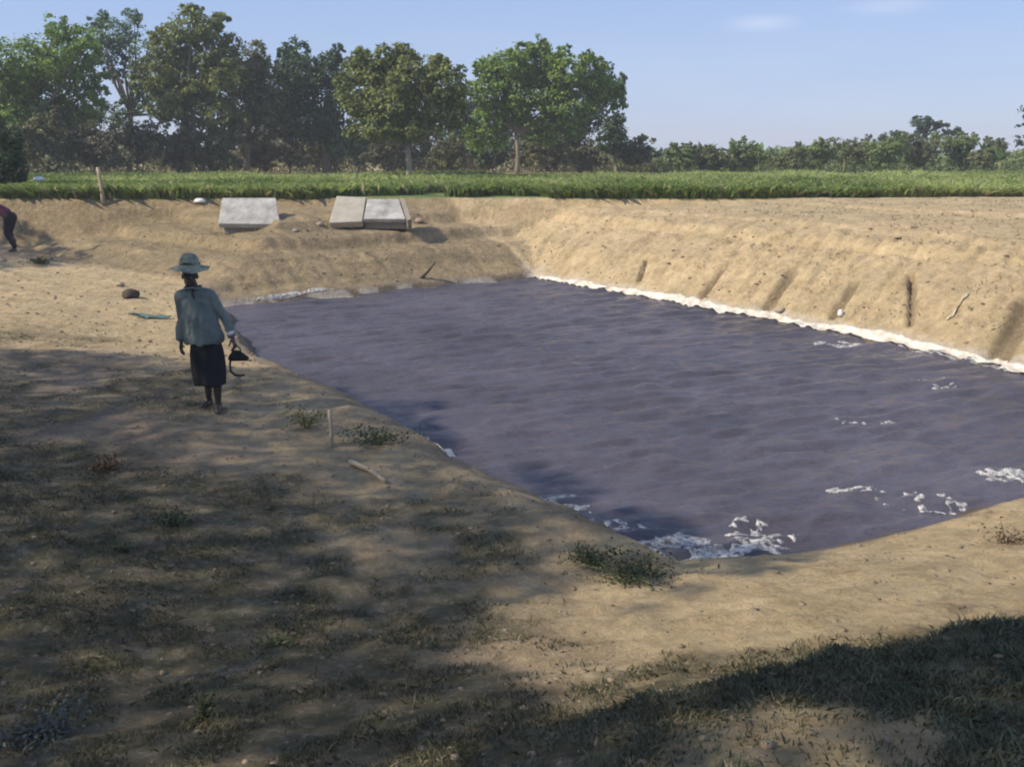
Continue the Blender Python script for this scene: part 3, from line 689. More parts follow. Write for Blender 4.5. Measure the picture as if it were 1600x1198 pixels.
weed('weed', 'dark weed clump in the middle of the shaded near bank', 'weed', 270, 822, .12, .16, L_weed, 220, 4, .03)
weed('weed', 'small dark weed beside the middle clump on the near bank', 'weed', 195, 862, .08, .12, L_weed, 140, 5, .025)
weed('weed', 'upright dark weed low in the left foreground', 'weed', 320, 1120, .16, .07, L_weed, 160, 6, .022)
weed('weed', 'spreading dark weed in the foreground below the watermark area', 'weed', 430, 1010, .07, .15, L_weed, 190, 7, .022)
weed('weed', 'dark green clump by the foamy corner of the pond', 'weed', 985, 900, .12, .42, L_weed, 800, 8, .03)
weed('weed', 'green clump left of the foamy corner of the pond', 'weed', 925, 872, .09, .30, L_weed, 420, 9, .03)
weed('weed', 'grey leafy weed in the bottom left corner', 'weed', 70, 1150, .11, .28, L_grey, 600, 10, .026)
weed('weed', 'brown dry twiggy plant at the right edge above the sandy shore', 'weed', 1572, 850, .14, .2, L_rust, 130, 11, .03, bark)
weed('weed', 'dark tangle of weeds on the left bank end beyond the path', 'weed', 65, 412, .18, .35, L_weed, 260, 12, .07)
random.seed(5)

# ------------------------------------------------------------------ stakes, post, stick, stump, scraps
wood = simple('weathered_wood', (.30, .24, .16), (.46, .38, .27), 8, .9, .5, .01, (6, 6, 1))
dwood = simple('dark_wood', (.045, .035, .025), (.09, .07, .05), 8, .9, .5, .01, (6, 6, 1))
def pole(name, label, cat, p, q, r0, r1, m_, bend=.02, seg=8):
    p = Vector(p); q = Vector(q); mid = p.lerp(q, .5)+Vector((bend, 0, bend*.5))
    lst = [([(0, 0, 0), p.lerp(mid, .5)-p, mid-p, mid.lerp(q, .5)-p, q-p], [r0, r0*.97, (r0+r1)/2, r1*1.05, r1])]
    # a couple of knots and a split stub
    k = (mid-p)*.9; d = (q-p).normalized(); s_ = d.cross(Vector((0, 1, .3))).normalized()
    lst.append(([k, k+s_*r0*1.8+d*r0*2], [r0*.4, r0*.22]))
    return tag(link(name, tubes_mesh(name, lst, seg), m_), label, cat)
o = None
p = gp(515, 700); o = pole('wooden_stake', 'short pale stake standing at the near shore between two weed clumps', 'stake', p-Vector((0, 0, .08)), p+Vector((.01, .02, .36)), .024, .018, wood); o.location = p-Vector((0, 0, .08))
p = gp(548, 727); q = gp(603, 757); o = pole('stick', 'pale stick lying on the shaded near bank below the stake', 'stick', p+Vector((0, 0, .03)), q+Vector((0, 0, .03)), .024, .018, wood); o.location = p+Vector((0, 0, .03))
p = gp(162, 322); p = Vector((p.x, p.y, p.z)); o = pole('field_post', 'thin pale post standing on the left bank top before the field', 'post', p, p+Vector((-.06, 0, 1.02)), .055, .045, wood); o.location = p
p = gp(655, 434); o = pole('branch', 'dark bare branch poking up from the far shore', 'branch', p-Vector((0, 0, .05)), p+Vector((.38, .05, .36)), .035, .015, dwood, .06); o.location = p-Vector((0, 0, .05))
p = gp(640, 296); p.y = max(p.y, 27.3)
def lumpy(name, label, cat, p, sx, sy, sz, m_, seed=0, sub=3, amp=.25, rz=0):
    bm = bmesh.new(); bmesh.ops.create_icosphere(bm, subdivisions=sub, radius=1)
    for v in bm.verts:
        c_ = v.co; k = 1+amp*(float(fbm(np.array([c_.x*1.6+seed]), np.array([c_.y*1.6+c_.z*1.3]), seed+3, 3)[0])-.5)*2
        v.co = Vector((c_.x*k*sx, c_.y*k*sy, max(-.35, c_.z*k)*sz))
    me = bpy.data.meshes.new(name); bm.to_mesh(me); bm.free()
    for f in me.polygons: f.use_smooth = True
    o = link(name, me, m_); o.location = p; o.rotation_euler = (0, 0, rz); return tag(o, label, cat)
p = gp(204, 466); lumpy('stump', 'dark stump like lump at the foot of the left bank behind the person', 'stump', p+Vector((0, 0, .05)), .16, .13, .12, dwood, 3)
whitem = simple('white_plastic', (.62, .62, .58), (.78, .78, .75), 7, .5)
p = gp(188, 447); lumpy('pale_stone', 'pale stone above the dark stump on the left bank', 'stone', p+Vector((0, 0, .03)), .09, .08, .06, wood, 5)
p = gp(313, 317); lumpy('white_sack', 'small white sack on the bank top left of the left concrete slab', 'sack', p+Vector((0, 0, .03)), .17, .12, .09, whitem, 7)
p = gp(60, 283); p.y = 29; p.z = gz(p.x, 29); p.x = at(60, 283, 29).x
lumpy('white_sack', 'white sack among the crop at the left edge under the dark bush', 'sack', Vector((p.x, 29, at(60, 281, 29).z)), .17, .12, .09, whitem, 8)
p = gp(1402, 374); lumpy('pale_stone', 'whitish stone lying on the right hand bank above the gullies', 'stone', p+Vector((0, 0, .02)), .08, .05, .03, wood, 9)
p = gp(1219, 488); lumpy('pale_stone', 'pale stone at the waterline below the widest gully', 'stone', p+Vector((0, 0, .03)), .10, .08, .07, wood, 10)
p = gp(1313, 494); lumpy('pale_stone', 'whitish upright stone at the waterline right of the widest gully', 'stone', p+Vector((0, 0, .03)), .05, .05, .08, whitem, 11)
# pale rag hung down the bank
def rag(name, label, p, q, wd, m_, seed):
    p = Vector(p); q = Vector(q); r = random.Random(seed); d = (q-p); sd = Vector((1, 0, 0)); V = []; F = []
    nu, nv = 14, 5
    for i in range(nu+1):
        for j in range(nv+1):
            t = i/nu; c_ = p.lerp(q, t)+sd*wd*(j/nv-.5)*(.7+.5*math.sin(t*5+seed)); 
            c_.z = gz(c_.x, c_.y)+.03+.022*math.sin(j*2.1+t*7+seed)+.01*r.random(); V.append(c_-p)
    for i in range(nu):
        for j in range(nv): a = i*(nv+1)+j; F.append((a, a+1, a+nv+2, a+nv+1))
    me = bpy.data.meshes.new(name); me.from_pydata([v[:] for v in V], [], F)
    for f in me.polygons: f.use_smooth = True
    o = link(name, me, m_); o.location = p; s = o.modifiers.new('s', 'SOLIDIFY'); s.thickness = .008
    return tag(o, label, 'cloth')
p = gp(1483, 500); q = gp(1510, 462); rag('pale_cloth', 'narrow pale strip of sheeting lying on the right hand bank', p, q, .10, simple('pale_sheet', (.42, .36, .26), (.54, .47, .35), 6, .7), 2)
p = gp(228, 498); q = gp(292, 489)
o = rag('teal_cloth', 'teal cloth lying by the shore behind the walking person', (p.x, p.y-.05, 0), (p.x+.02, p.y+.2, 0), .6, simple('teal_sheet', (.09, .14, .13), (.14, .20, .18), 6, .8), 4)

# ------------------------------------------------------------------ the two concrete slabs on the far bank
conc = simple('pale_concrete', (.24, .225, .20), (.50, .48, .44), 3.2, .9, .7, .03)
concd = simple('dark_concrete', (.20, .17, .14), (.30, .26, .21), 4, .85, .4, .01)  # darker, earth-toned concrete for the bases and the side wall
def prism(name, front, depth, m_, parent, bev=.012):
    """front: 3-D outline (list of Vectors), pushed along depth vector"""
    bm = bmesh.new(); a = [bm.verts.new(v) for v in front]; b_ = [bm.verts.new(Vector(v)+Vector(depth)) for v in front]; k = len(a)
    bm.faces.new(a); bm.faces.new(b_[::-1])
    for i in range(k): bm.faces.new((a[i], b_[i], b_[(i+1) % k], a[(i+1) % k]))
    bmesh.ops.recalc_face_normals(bm, faces=bm.faces)
    bmesh.ops.bevel(bm, geom=bm.edges[:], offset=bev, segments=1, affect='EDGES')
    me = bpy.data.meshes.new(name); bm.to_mesh(me); bm.free(); return link(name, me, m_, parent)
Y0 = 24.7
Y0 = 24.0; c0 = at(388, 370, Y0); root = empty('concrete_slab', c0); tag(root, 'pale sloping concrete slab on the left far bank, left of the pair', 'concrete slab', 'concrete slabs set in the far bank')
def rel(px, py, Y, o=c0): return at(px, py, Y)-o
prism('sloped_panel', [rel(341, 349, Y0), rel(438, 350, Y0), rel(431, 309, Y0+.75), rel(347, 309, Y0+.75)], (0, .05, -.12), conc, root)
prism('base', [rel(349, 353, Y0+.14), rel(438, 354, Y0+.14), rel(439, 366, Y0+.14), rel(350, 366, Y0+.14)], (0, .8, 0), concd, root)
Y0 = 24.5; c1 = at(575, 350, Y0); root = empty('concrete_slab', c1); tag(root, 'sloping concrete slab with a wing wall on its left, right of the pair', 'concrete slab', 'concrete slabs set in the far bank')
prism('sloped_panel', [rel(568, 342, Y0, c1), rel(634, 342, Y0, c1), rel(623, 311, Y0+.7, c1), rel(574, 311, Y0+.7, c1)], (0, .05, -.1), conc, root)
prism('wing_wall', [rel(514, 348, Y0-.1, c1), rel(566, 346, Y0-.03, c1), rel(572, 308, Y0+.7, c1), rel(526, 306, Y0+.7, c1)], (0, .12, -.15), simple('sandy_concrete', (.33, .295, .235), (.45, .41, .33), 4, .9), root)
prism('side_wall', [rel(636, 344, Y0-.1, c1), rel(643, 342, Y0-.1, c1), rel(632, 309, Y0+.7, c1), rel(625, 309, Y0+.7, c1)], (0, .1, -.25), concd, root)
prism('base', [rel(572, 346, Y0+.14, c1), rel(634, 346, Y0+.14, c1), rel(636, 358, Y0+.14, c1), rel(570, 358, Y0+.14, c1)], (0, .7, 0), concd, root)
for (px, py, s_, m_, lab) in ((500, 352, .10, 'r', 'reddish block of rubble left of the right hand slab'), (548, 357, .09, 'g', 'grey block of rubble before the right hand slab'),
                              (592, 358, .08, 'g', 'small grey rubble under the right hand slab'), (655, 347, .12, 'r', 'pinkish rubble at the right end of the right hand slab'),
                              (462, 362, .08, 'g', 'dark rubble between the two slabs')):
    p = gp(px, py); lumpy('rubble', lab, 'rubble', p+Vector((0, 0, s_*.1)), s_*1.0, s_*.8, s_*.7, simple('rubble', (.28, .20, .15), (.38, .29, .22), 5) if m_ == 'r' else simple('rubble', (.2, .18, .15), (.34, .31, .27), 5), px, 2, .5)

# ------------------------------------------------------------------ people
def remeshed(parts, voxel, smooth=4, name='body', post=None):
    """parts: list of chains [(point, radius), ...] or ('e', centre, (rx,ry,rz), rot) ; returns ONE continuous mesh"""
    bm = bmesh.new()
    for pt in parts:
        if pt[0] == 'e':
            M = Matrix.Translation(pt[1])
            if len(pt) > 3: M = M @ pt[3].to_4x4()
            bmesh.ops.create_uvsphere(bm, u_segments=20, v_segments=14, radius=1, matrix=M @ Matrix.Diagonal((*pt[2], 1)))
            continue
        for i in range(len(pt)-1):
            (a, ra), (b_, rb) = pt[i], pt[i+1]; a = Vector(a); b_ = Vector(b_); d = b_-a
            if d.length < 1e-5: continue
            M = Matrix.Translation((a+b_)/2) @ d.to_track_quat('Z', 'Y').to_matrix().to_4x4()
            bmesh.ops.create_cone(bm, cap_ends=True, segments=16, radius1=ra, radius2=rb, depth=d.length, matrix=M)
        for (a, ra) in pt: bmesh.ops.create_uvsphere(bm, u_segments=14, v_segments=10, radius=ra, matrix=Matrix.Translation(a))
    me = bpy.data.meshes.new('tmp'); bm.to_mesh(me); bm.free()
    o = bpy.data.objects.new('tmp', me); COL.objects.link(o)
    r = o.modifiers.new('r', 'REMESH'); r.mode = 'VOXEL'; r.voxel_size = voxel; r.use_smooth_shade = True
    s = o.modifiers.new('s', 'SMOOTH'); s.factor = .5; s.iterations = smooth
    dg = bpy.context.evaluated_depsgraph_get(); res = bpy.data.meshes.new_from_object(o.evaluated_get(dg)); res.name = name
    bpy.data.objects.remove(o)
    if post:
        k = len(res.vertices); co = np.zeros(k*3, np.float32); res.vertices.foreach_get('co', co); co = post(co.reshape(-1, 3)); res.vertices.foreach_set('co', co.astype(np.float32).ravel())
    res.update()
    for p in res.polygons: p.use_smooth = True
    return res
def hand(w_, elbow, side, curl=.9, grip=False):
    """palm and five fingers continuing the forearm at wrist w_"""
    w_ = Vector(w_); d = (w_-Vector(elbow)).normalized(); across = Vector((0, -1, 0)); across = (across-d*across.dot(d)).normalized()
    inn = d.cross(across).normalized()*(-side)      # palm looks to the body
    if (inn.x*side) > 0: inn = -inn
    out_ = [[(w_, .021), (w_+d*.03, .020)]]
    for k in range(4): out_.append([(w_+d*.015+across*(.018-.012*k), .011), (w_+d*.085+across*(.030-.020*k), .0115)])
    for k, ln in enumerate((.068, .078, .072, .055)):
        b_ = w_+d*.085+across*(.030-.020*k); ch = [(b_, .0095)]; dirn = d.copy(); p = b_
        for j, f in enumerate((.45, .32, .23)):
            ang = (curl*(.55 if j == 0 else .75)) + .06*k
            dirn = (dirn*math.cos(ang)+inn*math.sin(ang)).normalized() if True else dirn
            p = p+dirn*ln*f; ch.append((p, .0088-.0012*j))
        out_.append(ch)
    t0 = w_+d*.025+across*.022; t1 = t0+(d*.5+across*.7+inn*.35).normalized()*.035; t2 = t1+(d*.75+inn*.6).normalized()*.03; t3 = t2+(d*.5+inn*.8).normalized()*.022
    out_.append([(t0, .013), (t1, .0115), (t2, .010), (t3, .0085)])
    return out_
def head_parts(c_, look, up):
    """ellipsoid skull, jaw, nose, brow, lips, ears. look and up are unit vectors"""
    look = Vector(look).normalized(); up = (Vector(up)-look*Vector(up).dot(look)).normalized(); rt = look.cross(up).normalized()
    Rm = Matrix((rt, look, up)).transposed(); P = lambda x, y, z: Vector(c_)+Rm @ Vector((x, y, z))
    return Rm, P, [('e', P(0, -.012, .03), (.076, .094, .088), Rm), ('e', P(0, .02, -.035), (.058, .066, .072), Rm), ('e', P(0, .055, -.085), (.028, .024, .020), Rm),
                   [(P(0, .088, .012), .009), (P(0, .108, -.020), .0135)], [(P(-.013, .098, -.026), .009), (P(.013, .098, -.026), .009)],
                   [(P(-.035, .078, .028), .011), (P(0, .086, .026), .010), (P(.035, .078, .028), .011)],
                   [(P(-.022, .082, -.052), .008), (P(0, .090, -.050), .009), (P(.022, .082, -.052), .008)],
                   [(P(-.018, .082, -.062), .009), (P(.018, .082, -.062), .009)],
                   ('e', P(-.078, -.005, 0), (.010, .020, .032), Rm), ('e', P(.078, -.005, 0), (.010, .020, .032), Rm)]
skin = simple('dark_skin', (.035, .022, .016), (.060, .038, .026), 12, .5, .05, .002, spec=.4)
eyew = simple('eye_white', (.16, .14, .12), (.22, .2, .17), 10, .3, 0)
def wrinkle(amp, seed, sc=9):
    def f(co):
        x, y, z = co.T; k = amp*(fbm(x*sc*1.6+y*3, z*sc*.7+y*sc, seed, 3)-.5)*2
        c_ = np.array([0, 0, 1.0]); r = np.sqrt((x-x.mean())**2+(y-y.mean())**2)+1e-4
        co = co.copy(); co[:, 0] += k*(x-x.mean())/r; co[:, 1] += k*(y-y.mean())/r; return co
    return f

# ---- the walking person: local x right as seen, -y towards the camera
p = gp(325, 638); px_, py_, pz_ = p
walker = empty('person', (px_, py_, pz_-.005)); tag(walker, 'walking person in a wide brimmed hat, teal shirt and black skirt, carrying a black bag', 'person'); walker.scale = (.98, .98, 1.02); walker.location.x += .05
HC = Vector((-.125, -.03, 1.385))
Rm, P, hp = head_parts(HC, (.02, -1, -.12), (0, 0, 1))
shL, shR = Vector((-.255, 0, 1.185)), Vector((.07, .0, 1.19))
elL, elR = Vector((-.265, .03, .96)), Vector((.19, .02, .97)); wrL, wrR = Vector((-.26, -.06, .735)), Vector((.285, -.06, .765))
hipL, hipR = Vector((-.105, 0, .80)), Vector((.055, 0, .80)); knL, knR = Vector((-.085, .0, .45)), Vector((.07, -.03, .46))
anL, anR = Vector((-.065, .10, .10)), Vector((.09, -.08, .085))
body = hp+[[(HC+Vector((.005, .02, -.06)), .052), (Vector((-.105, .01, 1.24)), .056)],
           [(Vector((-.10, .01, 1.20)), .085), (Vector((-.08, .01, 1.05)), .105), (Vector((-.05, 0, .92)), .10), (Vector((-.025, 0, .82)), .115)],
           [(shL, .052), (Vector((-.1, .01, 1.22)), .065), (shR, .052)],
           [(shL, .050), (elL, .036), (wrL, .023)], [(shR, .050), (elR, .036), (wrR, .023)],
           [(hipL, .085), (knL, .052), (anL+Vector((0, .015, .2)), .050), (anL, .032)], [(hipR, .085), (knR, .052), (anR+Vector((0, .015, .2)), .050), (anR, .032)]]
for an, tx in ((anL, -.03), (anR, .03)):
    f0 = Vector((an.x, an.y, .035)); body += [[(an, .03), (f0+Vector((0, .035, 0)), .032)], [(f0+Vector((0, .03, 0)), .030), (f0+Vector((tx*.5, -.06, 0)), .032), (f0+Vector((tx, -.125, -.01)), .026)]]
    for k in range(5): body.append([(f0+Vector((tx+(-.026+.013*k), -.125, -.012)), .011), (f0+Vector((tx+(-.032+.016*k), -.160+abs(k-(1 if tx < 0 else 3))*.005, -.018)), .0095)])
body += hand(wrL, elL, -1, .35)+hand(wrR, elR, 1, 1.05, True)
link('body', remeshed(body, .0055, 3), skin, walker)
for s in (-1, 1):
    bm = bmesh.new(); bmesh.ops.create_uvsphere(bm, u_segments=12, v_segments=8, radius=.0115, matrix=Matrix.Translation(P(s*.03, .076, .008)))
    me = bpy.data.meshes.new('eye'); bm.to_mesh(me); bm.free(); ey = link('eye', me, eyew, walker)
    bm = bmesh.new(); bmesh.ops.create_uvsphere(bm, u_segments=10, v_segments=8, radius=.0068, matrix=Matrix.Translation(P(s*.03, .082, .007)))
    me = bpy.data.meshes.new('pupil'); bm.to_mesh(me); bm.free(); link('pupil', me, dwood, ey)
# shirt : loose body, long sleeves
def shell_rings(rings, seg=40, fold=.0, seed=0, z_open=True, nf=9):
    V, F = [], []
    for i, (c_, rx, ry) in enumerate(rings):
        t = i/(len(rings)-1)
        for k in range(seg):
            a = 2*math.pi*k/seg; f = 1+fold*t*math.sin(a*nf+seed+t*1.3)+fold*.6*t*math.sin(a*(nf*.6)+seed*2-t*2)
            V.append(Vector(c_)+Vector((math.cos(a)*rx*f, math.sin(a)*ry*f, .012*t*math.sin(a*3+seed))))
    for i in range(len(rings)-1):
        for k in range(seg): F.append((i*seg+k, i*seg+(k+1) % seg, (i+1)*seg+(k+1) % seg, (i+1)*seg+k))
    return V, F
def cloth(name, VF, m_, parent, th=.006, sub=1):
    me = bpy.data.meshes.new(name); me.from_pydata([v[:] for v in VF[0]], [], VF[1])
    for f in me.polygons: f.use_smooth = True
    o = link(name, me, m_, parent); s = o.modifiers.new('s', 'SOLIDIFY'); s.thickness = th; s.offset = 1
    if sub: q = o.modifiers.new('u', 'SUBSURF'); q.levels = q.render_levels = sub
    return o
teal = simple('teal_shirt', (.115, .140, .130), (.185, .215, .198), 5, .9, .4, .02, (1, 1, .5))
sh_parts = [[(Vector((-.105, .01, 1.20)), .085), (Vector((-.09, .01, 1.08)), .125), (Vector((-.065, 0, .95)), .145), (Vector((-.045, 0, .82)), .155), (Vector((-.035, 0, .73)), .16)],
            [(shL+Vector((.03, 0, .0)), .072), (Vector((-.1, .01, 1.205)), .082), (shR+Vector((-.03, 0, 0)), .072)],
            [(Vector((-.175, 0, 1.12)), .085), (Vector((-.175, 0, .95)), .09), (Vector((-.155, 0, .74)), .09)], [(Vector((0, 0, 1.12)), .085), (Vector((.035, 0, .95)), .09), (Vector((.085, 0, .76)), .095)],
            [(shL, .062), (elL, .054), (wrL+(elL-wrL)*.12, .043)], [(shR, .060), (elR, .052), (wrR+(elR-wrR)*.12, .040)]]
def shirt_post(co):
    co = wrinkle(.016, 5)(co); co = wrinkle(.008, 15, 22)(co); a_ = np.arctan2(co[:, 1], co[:, 0]+.05); f_ = .009*np.sin(a_*11+3*np.sin(co[:, 2]*9))*(1-ss(.8, 1.15, co[:, 2])); co[:, 0] += f_*np.cos(a_); co[:, 1] += f_*np.sin(a_)
    low = co[:, 2] < .70; inner = (np.abs(co[:, 0]+.03) < .26) & low; co[inner, 2] = .70+.012*np.sin(co[inner, 0]*40)+.15*(co[inner, 2]-.70)*.2
    return co
link('shirt', remeshed(sh_parts, .009, 4, 'shirt', shirt_post), teal, walker)
cloth('collar', shell_rings([((-.108, .0, 1.262), .078, .072), ((-.107, .0, 1.285), .072, .068), ((-.109, -.004, 1.290), .090, .086), ((-.11, -.01, 1.262), .100, .095)], 24), teal, walker, .004)
black = simple('black_cloth', (.012, .012, .015), (.028, .027, .030), 5, .9, .4, .02, (1, 1, .4))
cloth('skirt', shell_rings([((-.025, 0, .80), .125, .095), ((-.02, 0, .715), .150, .120), ((-.015, 0, .66), .170, .135), ((-.01, -.01, .55), .180, .145), ((0, -.02, .40), .180, .155), ((.005, -.025, .265), .165, .16)], 48, .06, 1.0), black, walker)
hatm = simple('hat_fabric', (.11, .125, .09), (.31, .33, .26), 26, .9, .3, .005)
hc = HC+Vector((0, .01, .088))
def hat_v():
    rings = [(hc+Vector((0, 0, .0)), .212, .205), (hc+Vector((0, 0, .008)), .16, .16), (hc+Vector((0, 0, .018)), .102, .108), (hc+Vector((0, 0, .06)), .097, .103),
             (hc+Vector((0, 0, .10)), .088, .094), (hc+Vector((0, 0, .125)), .066, .07), (hc+Vector((0, 0, .133)), .030, .032), (hc+Vector((0, 0, .134)), .004, .004)]
    V, F = shell_rings(rings, 36)
    for i, v in enumerate(V):
        k = i//36
        if k < 2: a = 2*math.pi*(i % 36)/36; v.z += (.02 if k == 0 else .008)*(math.sin(a*2+.6)-.9)+.006*math.sin(a*7)
    return V, F
cloth('hat', hat_v(), hatm, walker, .005)
cloth('hat_band', shell_rings([(hc+Vector((0, 0, .022)), .106, .112), (hc+Vector((0, 0, .046)), .103, .109)], 36), black, walker, .003, 0)
# the black bag, held by its loop handle
gr_ = wrR+(wrR-elR).normalized()*.085
bag = empty('bag', walker.location+gr_); tag(bag, 'small black bag with a dangling strap held in the hand of the walking person', 'bag')
bagm = simple('black_bag', (.010, .010, .011), (.022, .021, .022), 9, .75, .5, .01)
link('handle', tubes_mesh('handle', [([(-.03, 0, -.06), (-.035, 0, -.02), (-.01, -.01, .006), (.02, -.01, .004), (.045, 0, -.025), (.045, 0, -.062)], [.007]*6)]), bagm, bag)
bagp = [[(Vector((-.065, 0, -.115)), .022), (Vector((-.02, 0, -.065)), .026), (Vector((.035, 0, -.068)), .024), (Vector((.115, 0, -.125)), .018)],
        [(Vector((-.06, 0, -.13)), .028), (Vector((.10, 0, -.135)), .022)], [(Vector((-.03, .01, -.10)), .035), (Vector((.06, .01, -.11)), .032)]]
link('pouch', remeshed(bagp, .006, 3, 'pouch', wrinkle(.006, 3, 20)), bagm, bag)
link('strap', tubes_mesh('strap', [([(-.06, 0, -.13), (-.075, .0, -.20), (-.068, 0, -.27), (-.03, 0, -.305), (.03, 0, -.315), (.07, 0, -.305)], [.012, .011, .012, .014, .013, .009])]), bagm, bag)
cuffm = simple('white_cloth', (.45, .46, .45), (.62, .62, .6), 12, .9)
cd = (elR-wrR).normalized()
link('sleeve_cuff', tubes_mesh('sleeve_cuff', [([wrR+cd*.02, wrR+cd*.055], [.036, .046])], 14), cuffm, walker)

# ---- the stooping person cut off by the left edge
p = gp(17, 392); q_ = Vector((at(17, 392, p.y).x, p.y, p.z))
stoop = empty('person', q_-Vector((0, 0, .005)), R(-90)); tag(stoop, 'stooping person in maroon top and dark trousers, cut off by the left edge', 'person')
hip = Vector((0, .10, .86)); chest = Vector((0, -.26, 1.10)); neck = Vector((0, -.40, 1.16)); HC2 = Vector((0, -.53, 1.15))
Rm, P, hp = head_parts(HC2, (0, -.55, -.83), (0, -.83, .55))
sA, sB = Vector((-.19, -.32, 1.10)), Vector((.19, -.32, 1.10)); eA, eB = Vector((-.23, -.40, .84)), Vector((.23, -.38, .84)); wA, wB = Vector((-.14, -.50, .64)), Vector((.14, -.50, .64))
legs = [(Vector((-.10, .09, .86)), Vector((-.12, -.05, .48)), Vector((-.12, .02, .085))), (Vector((.10, .09, .86)), Vector((.12, .02, .47)), Vector((.12, .16, .085)))]
body = hp+[[(HC2+Vector((0, .05, .0)), .05), (neck, .056)], [(neck, .07), (chest, .12), (Vector((0, -.06, 1.0)), .115), (hip, .12)], [(sA, .05), (chest+Vector((0, -.05, .02)), .07), (sB, .05)],
           [(sA, .05), (eA, .036), (wA, .023)], [(sB, .05), (eB, .036), (wB, .023)]]+hand(wA, eA, -1, .5)+hand(wB, eB, 1, .5)
tr = [[(Vector((-.06, .10, .88)), .125), (Vector((.06, .10, .88)), .125)], [(Vector((0, .0, .94)), .125), (hip, .14)]]
for h_, k_, a_ in legs:
    body.append([(h_, .085), (k_, .052), (a_+Vector((0, .02, .2)), .05), (a_, .032)])
    f0 = Vector((a_.x, a_.y, .035)); body += [[(a_, .03), (f0+Vector((0, .035, 0)), .032)], [(f0+Vector((0, .03, 0)), .03), (f0+Vector((0, -.07, 0)), .032), (f0+Vector((0, -.14, -.01)), .026)]]
    tr.append([(h_, .12), (k_, .085), (a_+Vector((0, .01, .06)), .065)])
link('body', remeshed(body, .0065, 3), skin, stoop)
maroon = simple('maroon_top', (.10, .025, .045), (.17, .045, .075), 6, .9, .4, .01)
link('trousers', remeshed(tr, .010, 3, 'trousers', wrinkle(.008, 7)), black, stoop)
link('top', remeshed([[(Vector((0, -.0, .97)), .135), (Vector((0, -.14, 1.05)), .14), (chest, .14), (neck, .085)], [(sA, .07), (chest+Vector((0, -.05, .02)), .09), (sB, .07)],
                      [(sA, .068), (sA.lerp(eA, .75), .055)], [(sB, .068), (sB.lerp(eB, .75), .055)]], .009, 3, 'top', wrinkle(.008, 9)), maroon, stoop)
bm = bmesh.new(); bmesh.ops.create_uvsphere(bm, u_segments=24, v_segments=14, radius=1, matrix=Matrix.Translation(P(0, -.022, .038)) @ Rm.to_4x4() @ Matrix.Diagonal((.083, .095, .088, 1)))
me = bpy.data.meshes.new('hair'); bm.to_mesh(me); bm.free(); link('hair', me, black, stoop)

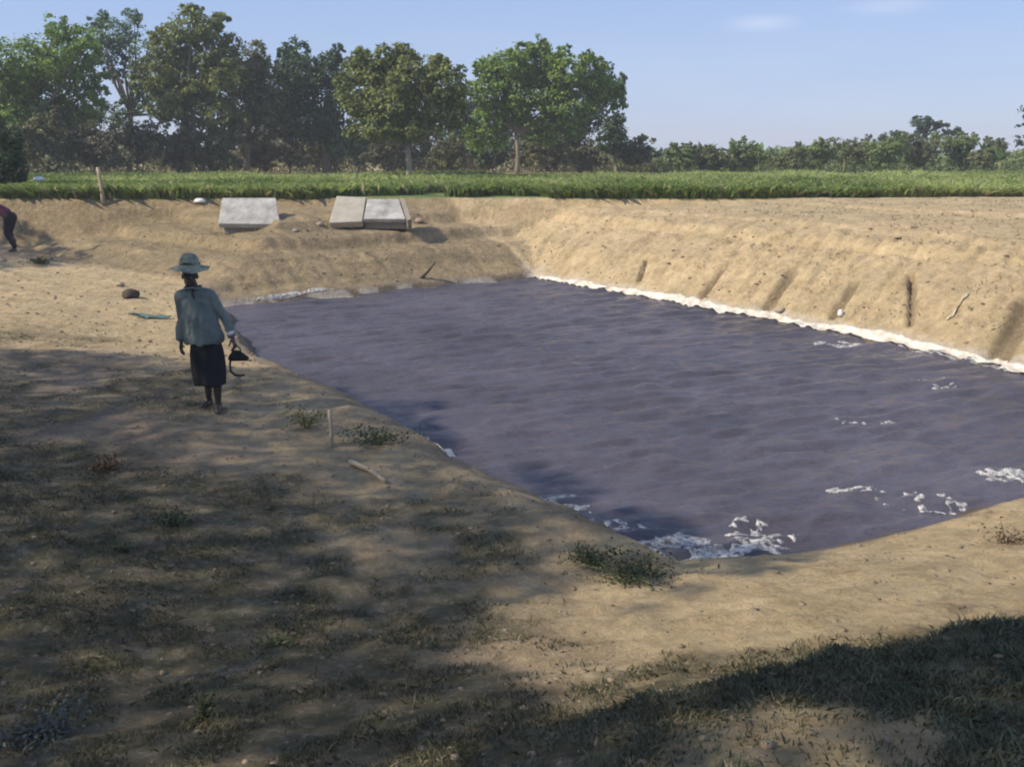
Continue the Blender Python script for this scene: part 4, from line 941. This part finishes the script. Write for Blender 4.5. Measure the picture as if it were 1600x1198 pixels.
# ------------------------------------------------------------------ shade trees behind and left of the camera (out of the frame; they throw the shade)
def inpoly(x, y, P_):
    r = np.zeros(len(x), bool); j = len(P_)-1
    for i in range(len(P_)):
        xi, yi = P_[i]; xj, yj = P_[j]
        c_ = ((yi > y) != (yj > y)) & (x < (xj-xi)*(y-yi)/(yj-yi+1e-9)+xi); r ^= c_; j = i
    return r
def shade_tree(label, poly, z0, hmin, hmax, nleaf, size, base, seed, lm, dens=.5, gap=None):
    r = np.random.default_rng(seed); P_ = np.array(poly); lo, hi = P_.min(0), P_.max(0)
    k = nleaf*5; x = r.uniform(lo[0], hi[0], k); y = r.uniform(lo[1], hi[1], k)
    jx = x+1.1*(fbm(x*1.2, y*1.2, seed, 3)-.5)*2; jy = y+1.1*(fbm(x*1.2+40, y*1.2, seed, 3)-.5)*2
    ok = inpoly(jx, jy, P_) & (r.random(k) < ss(dens-.25, dens+.05, fbm(x*.9, y*.9, seed+9, 4)+.12))
    if gap: ok &= (np.hypot((x-gap[0])/gap[2], (y-gap[1])/gap[3]) > 1) | (r.random(k) < .3)
    x, y = x[ok][:nleaf], y[ok][:nleaf]
    cx, cy = (lo+hi)/2; q = np.sqrt(np.clip(1-.8*(((x-cx)/(hi[0]-lo[0])*2)**2+((y-cy)/(hi[1]-lo[1])*2)**2)/2, .08, 1))
    hm = (hmin+hmax)/2; h = hm+(hmax-hmin)/2*q*(2*r.random(len(x))-1)
    X = x+sdir.x/sdir.z*h; Y = y+sdir.y/sdir.z*h; Z = z0+h
    ok = X < -.60*np.maximum(Y, 0)-.9; X, Y, Z = X[ok], Y[ok], Z[ok]
    bz = gz(*base)-.05; O = np.array([base[0], base[1], bz]); root = empty('shade_tree', O); tag(root, label, 'tree')
    V, F, t = leaves_np(np.stack([X, Y, Z], -1)-O, size, r.random(len(X)), .6, .5)
    link('crown', np_mesh('crown', V, F, False, dict(tone=t, odd=(r.random(len(t)) < .1).astype(float))), lm, root)
    c_ = Vector((X.mean()-O[0], Y.mean()-O[1], Z.mean()-bz)); fork = Vector((c_.x*.25, c_.y*.25, max(1.6, (z0+hmin-bz)*.8)))
    lst = [([(0, 0, 0), (0.05, 0, fork.z*.5), fork], [.26, .21, .17])]
    for i in range(16):
        j = int(r.integers(0, len(X))); e = Vector((X[j]-O[0], Y[j]-O[1], Z[j]-bz)); lst.append(([fork, fork.lerp(e, .5)+Vector((0, 0, .25)), e], [.10, .06, .015]))
    link('trunk', tubes_mesh('trunk', lst), bark, root)
shade_tree('broad shade tree off the left of the frame, shading the near bank', [(-1.0, 2.2), (-7.5, 2.2), (-11.5, 12.5), (-7, 12.7), (-4.2, 12.2), (-2.9, 12.3), (.75, 7.3), (1.7, 6.8), (2.0, 6.1), (1.5, 5.3), (.95, 5.2), (.6, 5.5), (.15, 5.1), (.05, 4.6), (.55, 3.9), (.1, 3.4)],
           .5, 4.2, 8.0, 25000, .15, (-9.6, 3.2), 21, L_mid, .30)
shade_tree('second shade tree off the left behind the camera', [(.75, 3.55), (1.7, 4.1), (2.6, 4.45), (5, 5.0), (6, 1.5), (-1.2, 1.5), (-1.2, 2.4), (.1, 3.3)],
           1.1, 4.5, 7.0, 9000, .14, (-3.8, -3.2), 33, L_mid, .25, (.95, 2.75, .5, .4))
shade_tree('shade tree standing off the left edge above the far end of the path', [(-10.8, 21.3), (-10.2, 25.5), (-13, 27.5), (-19, 27), (-18, 20)], .4, 3.2, 6.5, 5200, .18, (-20.5, 21), 45, L_mid, .40)

# ------------------------------------------------------------------ haze
bm = bmesh.new(); bmesh.ops.create_cube(bm, size=1, matrix=Matrix.Translation((0, 430, 7)) @ Matrix.Diagonal((1420, 1000, 20, 1)))
me = bpy.data.meshes.new('haze'); bm.to_mesh(me); bm.free()
hm_ = bpy.data.materials.new('haze'); hm_.use_nodes = True; n = hm_.node_tree.nodes; l = hm_.node_tree.links; n.remove(n['Principled BSDF'])
v_ = n.new('ShaderNodeVolumePrincipled'); v_.inputs['Color'].default_value = (.92, .95, 1, 1); v_.inputs['Density'].default_value = .0014
l.new(v_.outputs[0], n['Material Output'].inputs['Volume'])
tag(link('haze', me, hm_), kind='stuff')
